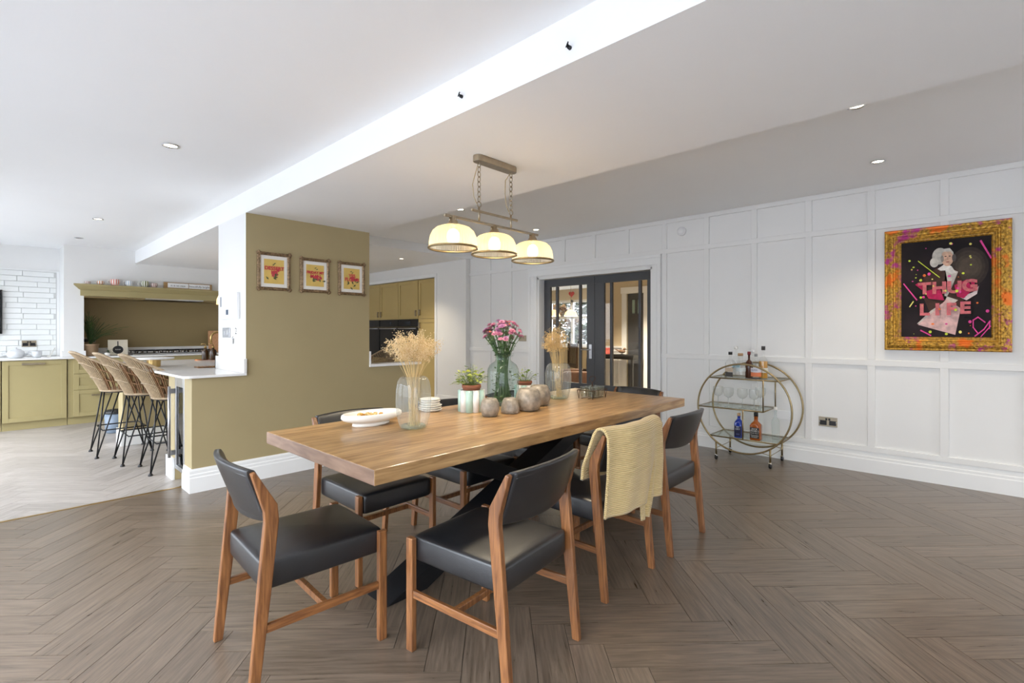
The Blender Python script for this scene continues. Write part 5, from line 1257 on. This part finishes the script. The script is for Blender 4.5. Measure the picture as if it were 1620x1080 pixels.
for s in (-1, 1):
    MB().tube([(s*hxx, 1.42-CYc, .513), (s*hxx, 1.42-CYc, .806)], .0065, 8).build('upright', br, ct); MB().tube([(s*hxx, -.005, .232), (s*hxx, -.005, .513)], .0065, 8).build('upright', br, ct)
    for sy in (-1, 1):
        y = sy*.245; z1 = CZc-sqrt(CR*CR-y*y); 
        lg = MB().tube([(s*hxx, y, .05), (s*hxx, y, z1+.004)], .0085, 10).build('leg', br, ct)
        MB().lathe([(.0005,.0),(.023,.0),(.025,.004),(.025,.014),(.023,.018),(.0005,.018)], 24).xf(Matrix.Translation((s*hxx+.004, y+.009, .025)) @ Matrix.Rotation(pi/2, 4, 'X')).build('castor_wheel', M['blackp'], lg)
        MB().box(s*hxx-.010, s*hxx+.014, y-.013, y+.013, .036, .054).build('castor_fork', M['chrome'], lg, .004)
    MB().tube([(s*hxx, -.245, .12), (s*hxx, -.16, .135)], .003, 6).build('brace', br, ct)
for sy in (-1, 1): MB().tube([(-hxx, sy*.245, .115), (hxx, sy*.245, .115)], .003, 6).build('cross_brace', br, ct)
def bottle(u, v, z, name, label, H, R, col=None, sq=False, fill=.0, fillc=None, cap=((30,30,32),.012,.03), lab=None, labt=None, neck=.28, gl=None, shoulder=.62, dx=0, dy=0, word=None):
    p = onX(u, v, dx); t = thing(name, (dx, p.y, z+.0046), label, 'bottle', group='bottles on the bar cart', rz=0)
    n = 32; rad = None
    if sq: rad = lambda a, zz: (1/max(abs(cos(a)), abs(sin(a)))*.86)**(.9 if zz < H*shoulder else 0)
    rn = R*neck; prof = [(.0005,0),(R*.94,0),(R,.006),(R,H*(shoulder-.04)),(R*.93,H*shoulder),(R*.6,H*(shoulder+.075)),(rn*1.1,H*(shoulder+.12)),(rn,H*(shoulder+.16)),(rn,H*.93),(rn*1.15,H*.935),(rn*1.15,H*.955),(.0005,H*.955)]
    MB().lathe(prof, n, rad=rad).build('body', gl or M['glass'], t)
    if fill: MB().lathe([(.0005,.004),(R*.9,.004),(R*.92,.01),(R*.92,H*fill*.98),(R*.90,H*fill),(.0005,H*fill)], n, rad=rad).build('liquid', mat('spirit', fillc, .1, 0, .05, 8), t)
    cc, cr, chh_ = cap; MB().lathe([(.0005,H*.956),(cr,H*.956),(cr*1.03,H*.956+chh_*.5),(cr,H*.956+chh_),(.0005,H*.956+chh_)], 18).build('cap', mat('cap', cc, .45), t)
    if lab:
        for (z0, z1, c) in lab:
            # label wraps the side facing the room
            k = 1.012*(1.16 if sq else 1)
            if sq: L_ = MB().box(-R*.875*1.0-.0012, -R*.875, -R*.80, R*.80, H*z0, H*z1)
            else:
                a0, a1 = radians(110), radians(300); L_ = MB().grid(lambda q, w_: (R*1.012*cos(a0+(a1-a0)*q), R*1.012*sin(a0+(a1-a0)*q), H*(z0+(z1-z0)*w_)), 18, 1)
            lo = L_.build('label', mat('paper_label', c, .6), t)
    if word:
        for (wd, zc, sz, c) in word:
            lt = text_mb(wd, sz); xx = -R*.875-.0022 if sq else -R*1.02
            M4 = wallxf(0, H*zc, xx); ang = 0
            lt.xf(M4); lt.build('lettering', mat('label_ink', c, .6), t, recalc=False)
    return t
Z1, Z2, Z3 = .806, .513, .232
W3 = (236,234,228)
bottle(1155.5, 594, Z1, 'gin_bottle', 'clear gin bottle with black stopper and dark label, leftmost on the cart', .235, .045, sq=True, lab=[(.05,.24,(62,58,54)),(.26,.42,(190,170,146))], cap=((30,30,32),.018,.028), shoulder=.66, dx=4.975)
bottle(1164.5, 590, Z1, 'vodka_bottle', 'tall clear bottle with white cap and blue label at the back of the cart', .285, .036, lab=[(.30,.42,(150,186,200))], cap=(W3,.016,.03), dx=5.2)
bottle(1171.5, 597, Z1, 'gin_bottle', 'short clear bottle with a cork stopper on the cart', .225, .045, lab=[(.30,.46,(206,214,214))], cap=((172,136,98),.024,.026), neck=.46, shoulder=.60, dx=4.985)
bottle(1185, 592, Z1, 'rum_bottle', 'dark brown bottle with maroon cap in the middle of the cart', .235, .034, gl=mat('brown_glass', (74,38,24), .12), cap=((120,28,34),.015,.03), dx=5.1)
bottle(1196, 599, Z1, 'gin_bottle', 'clear bottle with an orange and white label on the cart', .225, .045, lab=[(.30,.48,(214,212,220)),(.12,.29,(226,128,84)),(.02,.07,(52,46,46))], cap=((150,150,148),.014,.026), word=[('SUPER', .39, .02, (60,70,110))], dx=4.98)
bottle(1190.5, 590, Z1, 'decanter', 'clear decanter with a glass ball stopper at the back of the cart', .25, .034, cap=((236,236,236),.016,.03), dx=5.23)
bottle(1207.5, 598, Z1, 'whisky_bottle', 'amber whisky bottle with black cap, rightmost on the top shelf', .285, .040, fill=.58, fillc=(196,140,42), lab=[(.20,.36,(226,220,206))], cap=((34,28,28),.017,.038), dx=5.10)
bottle(1169, 692, Z3, 'gin_bottle', 'blue bottle with wooden cap on the bottom shelf', .215, .039, gl=mat('cobalt_glass', (34,62,170), .1, 0, .1, 10, spec=.7), sq=True, lab=[(.05,.52,(26,28,62))], cap=((196,160,122),.016,.028), shoulder=.70, neck=.36, word=[('SIX', .48, .018, (220,226,240)), ('DRY', .38, .022, (220,226,240)), ('GIN', .16, .018, (120,130,190))], dx=4.99)
bottle(1196, 695.5, Z3, 'whiskey_bottle', 'square amber whiskey bottle with black label on the bottom shelf', .232, .050, gl=mat('amber_spirit', (170,88,30), .1, 0, .1, 8, spec=.6), sq=True, lab=[(.08,.52,(26,24,24))], cap=((24,24,25),.019,.036), neck=.34, shoulder=.64, word=[('JACK', .455, .024, (226,224,218)), ("DANIEL'S", .375, .020, (226,224,218)), ('OLD No.7', .29, .016, (206,204,198)), ('Tennessee', .20, .016, (226,224,218)), ('WHISKEY', .13, .014, (226,224,218))], dx=4.985)
bottle(1227, 688, Z3, 'vodka_bottle', 'tall frosted clear bottle at the right of the bottom shelf', .29, .033, gl=glass('frosted_glass', (.92,.95,.94), 1.4, .1, .12, (222,226,224)), cap=(W3,.015,.03), word=[('10', .12, .02, (60,60,60))], dx=5.13)
gg = glass('etched_glass', (.93,.94,.93), 1.4, .08, .16, (226,226,222))
gl0 = None
for i, (u, v, lb) in enumerate(((1136, 639, 'leftmost gin glass on the middle shelf'), (1152.5, 641, 'second gin glass on the middle shelf'), (1174.5, 643, 'third gin glass on the middle shelf'), (1193, 644.5, 'fourth gin glass on the middle shelf'), (1203, 639, 'gin glass at the back right of the middle shelf'))):
    x = (5.06, 5.0, 5.0, 5.0, 5.22)[i]; p = onX(u, v, x)
    if gl0 is None:
        gl0 = thing('gin_glass', (x, p.y, Z2+.0046), lb, 'glass', group='stemmed gin glasses on the bar cart')
        MB().lathe([(.0005,.095),(.02,.098),(.040,.115),(.047,.14),(.046,.175),(.044,.190)], 32).build('bowl', gg, gl0, recalc=False); MB().lathe([(.036,0),(.036,.002),(.012,.006),(.005,.016),(.004,.06),(.005,.088),(.012,.096)], 24).build('stem', gg, gl0, recalc=False)
    else:
        c = dup(gl0, (x, p.y, Z2+.0046), 0, lb)
# ================================================================== HALL AND FRONT ROOM beyond the double doors
HX = 8.3
bg = mat('warm_beige_paint', (206, 190, 160), .6, 0, .02, 2)
hf = mat('hall_floor', (150, 140, 128), .5, 0, .08, 4)
struct('floor', MB().box(WX+.02, 11.2, 1.6, 5.95, -.12, -.001).box(6.15, 11.2, 5.95, 9.6, -.12, -.001), hf)
struct('ceiling', MB().box(WX+.15, 11.3, 1.5, 9.7, 2.45, 2.6), M['ceil'])
# hall far wall: solid to y=5.45, then open into the front room
dy0, dy1 = onX(1019, 500, HX).y, onX(992, 500, HX).y
w = MB().box(HX, HX+.12, 1.6, dy0, 0, 2.45).box(HX, HX+.12, dy1, 5.62, 0, 2.45).box(HX, HX+.12, dy0, dy1, 1.98, 2.45); struct('wall_hall', w, bg)
struct('wall_hall_end', MB().box(WX+.15, 11.2, 1.48, 1.6, 0, 2.45), bg); struct('wall_front_side', MB().box(6.15, 11.2, 9.6, 9.7, 0, 2.45), bg)
struct('wall_hall_inner', MB().box(6.15, 6.22, 5.95, 9.6, 0, 2.45).box(WX+.15, 6.15, 5.95, 6.0, 0, 2.45), bg)
# dado panelling and architrave
dd = MB()
for a0, a1 in ((1.6, dy0-.10), (dy1+.10, 5.62)):
    dd.box(HX-.012, HX, a0, a1, 0, .98); dd.box(HX-.035, HX-.012, a0, a1, .95, .985); dd.box(HX-.025, HX-.012, a0, a1, .88, .905); dd.box(HX-.03, HX-.012, a0, a1, 0, .16)
    n = max(1, int((a1-a0)/.55))
    for k in range(n):
        y0, y1 = a0+(a1-a0)*k/n+.07, a0+(a1-a0)*(k+1)/n-.07
        if y1-y0 > .05: dd.box(HX-.022, HX-.012, y0, y1, .26, .28); dd.box(HX-.022, HX-.012, y0, y1, .80, .82); dd.box(HX-.022, HX-.012, y0, y0+.02, .28, .80); dd.box(HX-.022, HX-.012, y1-.02, y1, .28, .80)
struct('trim_7', dd, M['trim'])
struct('trim_8', MB().box(HX-.03, HX, dy0-.10, dy0, 0, 1.98).box(HX-.03, HX, dy1, dy1+.10, 0, 1.98).box(HX-.035, HX, dy0-.12, dy1+.12, 1.98, 2.10), M['trim'], bevel=.003)
fd = struct('door_3', MB().box(HX+.02, HX+.06, dy0+.005, dy1-.005, .005, 1.60).box(HX+.02, HX+.06, dy0+.005, dy1-.005, 1.86, 1.975).box(HX+.02, HX+.06, dy0+.005, dy0+.09, 1.60, 1.86).box(HX+.02, HX+.06, dy1-.09, dy1-.005, 1.60, 1.86).box(HX+.02, HX+.06, (dy0+dy1)/2-.025, (dy0+dy1)/2+.025, 1.60, 1.86), M['grey'], bevel=.003)
for a0, a1 in ((dy0+.09, (dy0+dy1)/2-.025), ((dy0+dy1)/2+.025, dy1-.09)): MB().box(HX+.035, HX+.042, a0, a1, 1.60, 1.86).build('pane', mat('obscured_glass', (150,172,160), .2), fd)
MB().tube([(HX+.02, dy0+.06, 1.02), (HX-.02, dy0+.06, 1.02), (HX-.025, dy0+.14, 1.02)], .009, 8).build('handle', M['steel'], fd)
# front room window wall with the street garden outside
FX = 11.2; wy0, wy1 = 5.9, 9.0
w = MB().box(FX, FX+.15, 1.5, wy0, 0, 2.45).box(FX, FX+.15, wy1, 9.7, 0, 2.45).box(FX, FX+.15, wy0, wy1, 0, .85).box(FX, FX+.15, wy0, wy1, 2.15, 2.45); struct('wall_front', w, bg)
fr = MB()
for k in range(5): y = wy0+(wy1-wy0)*k/4; fr.box(FX+.04, FX+.11, y-.035, y+.035, .85, 2.15)
for z in (.85, 1.62, 2.08): fr.box(FX+.04, FX+.11, wy0, wy1, z, z+.07)
wf_ = struct('window_3', fr, M['trim'])
for k in range(4): y0 = wy0+(wy1-wy0)*k/4+.035; MB().box(FX+.07, FX+.076, y0, y0+(wy1-wy0)/4-.07, .92, 2.08).build('pane', M['pane'], wf_)
MB().box(FX-.12, FX+.04, wy0-.03, wy1+.03, .82, .85).build('sill', M['trim'], wf_)
portal('window_daylight', (FX+.13, (wy0+wy1)/2, 1.5), (0, pi/2, 0), 1.3, wy1-wy0)
struct('floor', MB().box(FX+.15, 40, -6, 30, -.3, -.14), mat('front_drive', (150,146,138), .9, 0, .1, 2))
rr = random.Random(77)
def bush(loc, r, h, label, c0, c1, n=1500):
    t = thing('garden_shrub', loc, label, 'shrub', group='shrubs outside the front window'); lm = MB()
    for k in range(n):
        a, b_ = rr.uniform(0, 2*pi), rr.uniform(-.2, 1); q = sqrt(max(0, 1-b_*b_))*rr.uniform(.75,1); leaf_fan(lm, (r*q*cos(a), r*q*sin(a), h*.35+h*.6*b_), 0, rr, rr.uniform(.10,.18)*max(1, r))
    lm.build('foliage', leafmat('shrub_leaf', c0, c1, .3), t, recalc=False)['kind'] = 'stuff'; MB().tube([(0,0,-.14),(0,0,h*.5)], .06, 8).build('trunk', M['chairwood'], t)
bush((13.6, 9.5, 0), .75, 1.5, 'low dark shrub outside the front window', (18,24,16), (52,62,36)); bush((14.6, 11.3, 0), .95, 2.3, 'autumn coloured bush outside the front window', (66,44,28), (112,84,52))
bush((17.2, 12.2, 0), 1.5, 3.6, 'tall pale green tree outside the front window', (44,50,30), (86,90,58)); bush((20.0, 16.2, 0), 1.6, 4.4, 'tall dark tree furthest outside the front window', (26,30,20), (66,62,40)); bush((17.0, 9.0, 0), 1.4, 3.2, 'broad green bush outside the front window, right', (30,36,22), (72,78,48))
bush((27, 19.0, 0), 4.6, 8.5, 'large hazy tree line across the street', (60,66,52), (104,104,82), 2600)
# bunting heart, two cream pendants, table, chairs in the front room
t = thing('hanging_heart', (FX-.1, onX(904, 465, FX-.1).y, zat(onX(904, 465, FX-.1), 465)), 'red heart ornament hanging in the front room window', 'ornament')
hp = [(0.09*(16*sin(a)**3)/16, 0.09*(13*cos(a)-5*cos(2*a)-2*cos(3*a)-cos(4*a))/16) for a in [2*pi*k/28 for k in range(28)]]
MB().prism(hp, -.012, .012, 'x').build('heart', mat('red_felt', (196,64,58), .8), t, .003); MB().tube([(0,0,.07),(0,0,.30)], .002, 5).build('string', M['cream'], t)
for u, lb in ((876, 'left cream pendant seen through the charcoal doors'), (903, 'right cream pendant seen through the charcoal doors')):
    q = onX(u, 500, 9.6); zz = zat(q, 500); t = thing('room_pendant', (q.x, q.y, zz), lb, 'lamp', group='pendants beyond the doors')
    MB().lathe([(.02,.16),(.06,.15),(.13,.09),(.165,.0),(.160,0),(.125,.085),(.02,.145)], 28).build('shade', mat('lit_cream_shade', (250,226,170), .5, emis=((255,214,140), 1.6)), t); MB().tube([(0,0,.15),(0,0,2.45-zz)], .004, 6).build('cord', M['agedbrass'], t); MB().ball((0,0,.05), .03, 10, 8).build('bulb', blb, t)
    l = bpy.data.lights.new('room_pendant_glow', 'POINT'); l.energy = 12; l.color = (1,.85,.62); l.shadow_soft_size = .05; lo = bpy.data.objects.new('room_pendant_glow', l); COL.objects.link(lo); lo.location = (q.x, q.y, zz-.08)
dw = wood('dark_oak', (64,46,34), (96,70,50), 'z', .4)
q = onX(893, 560, 8.0); t = thing('slatback_chair', (q.x, q.y, 0), 'dark slatted wooden chair seen through the left charcoal door', 'chair', rz=radians(60))
for sx in (-1, 1):
    MB().box(sx*.2-.02, sx*.2+.02, .16, .20, 0, .44).build('leg', dw, t); MB().box(sx*.2-.02, sx*.2+.02, -.20, -.16, 0, 1.02).build('leg', dw, t)
MB().box(-.225, .225, -.21, .215, .44, .475).build('seat', dw, t, .004)
for z in (.98, .58): MB().box(-.2, .2, -.19, -.165, z-.05, z+.035).build('back_rail', dw, t)
for k in range(5): MB().box(-.15+.075*k-.014, -.15+.075*k+.014, -.186, -.17, .60, .94).build('slat', dw, t)
q = onX(909, 600, 7.1); t = thing('leather_armchair', (q.x+.1, q.y, 0), 'brown leather armchair just inside the charcoal doors', 'armchair', rz=radians(40)); lth = mat('brown_leather', (92,62,44), .45, 0, .2, 12)
MB().rbox((0,.05,.36), (.27,.27,.08), .3).build('cushion', lth, t); MB().rbox((0,-.24,.55), (.30,.07,.28), .35).build('backrest', lth, t)
for s in (-1, 1): MB().rbox((s*.31,.03,.38), (.05,.28,.20), .35).build('arm', lth, t)
for sx in (-1, 1):
    for sy in (-1, 1): MB().box(sx*.26-.02, sx*.26+.02, sy*.24-.02, sy*.24+.02, 0, .29).build('leg', dw, t)
q = onX(968, 590, HX-.30); t = thing('console_table', (HX-.26, q.y, 0), 'black console table against the panelled hall wall', 'table'); ctz = .86
MB().box(-.17, .17, -.52, .40, .80, .84).build('top', M['blackp'], t, .003); MB().box(-.15, .15, -.50, .38, .755, .80).build('apron', M['blackp'], t)
for sx in (-1, 1):
    for y in (-.48, .36): MB().box(sx*.14-.018, sx*.14+.018, y-.018, y+.018, 0, .755).build('leg', M['blackp'], t)
yc = onX(960, 583, HX-.26).y; t = thing('red_box', (HX-.28, yc+.02, .8402), 'small coral red box on the console table', 'box'); MB().box(-.06, .06, -.07, .07, 0, .09).build('case', mat('coral_card', (222,110,100), .6), t, .004); MB().box(-.063, .063, -.073, .073, .09, .115).build('lid', mat('coral_lid', (210,96,88), .6), t, .003)
yb = onX(984, 583, HX-.26).y; t = thing('bird_ornament', (HX-.26, yb, .8402), 'small brown bird ornament on the console table', 'ornament'); bmx = mat('carved_bird', (112,84,62), .6)
MB().ball((0,0,.055), (.035,.075,.035)).build('body', bmx, t); MB().ball((0,-.055,.10), (.022,.026,.024)).build('head', bmx, t); MB().tube([(0,-.075,.10),(0,-.115,.094)], [.008,.002], 6).build('beak', M['black'], t); MB().tube([(0,.06,.06),(0,.14,.09)], [.016,.006], 6).build('tail', bmx, t); MB().lathe([(.0005,0),(.03,0),(.028,.01),(.006,.014),(.006,.04)], 16).build('stand', M['black'], t)
downlight(0, 0, 2.45, 'added unseen downlight brightening the hall beyond the charcoal doors', power=430, xy=(7.2, 4.3)); downlight(0, 0, 2.45, 'added unseen downlight brightening the hall nearer its end', power=300, xy=(7.0, 2.9))  # both hall lamps are added out of view to brighten the hall
bpy.context.view_layer.update()
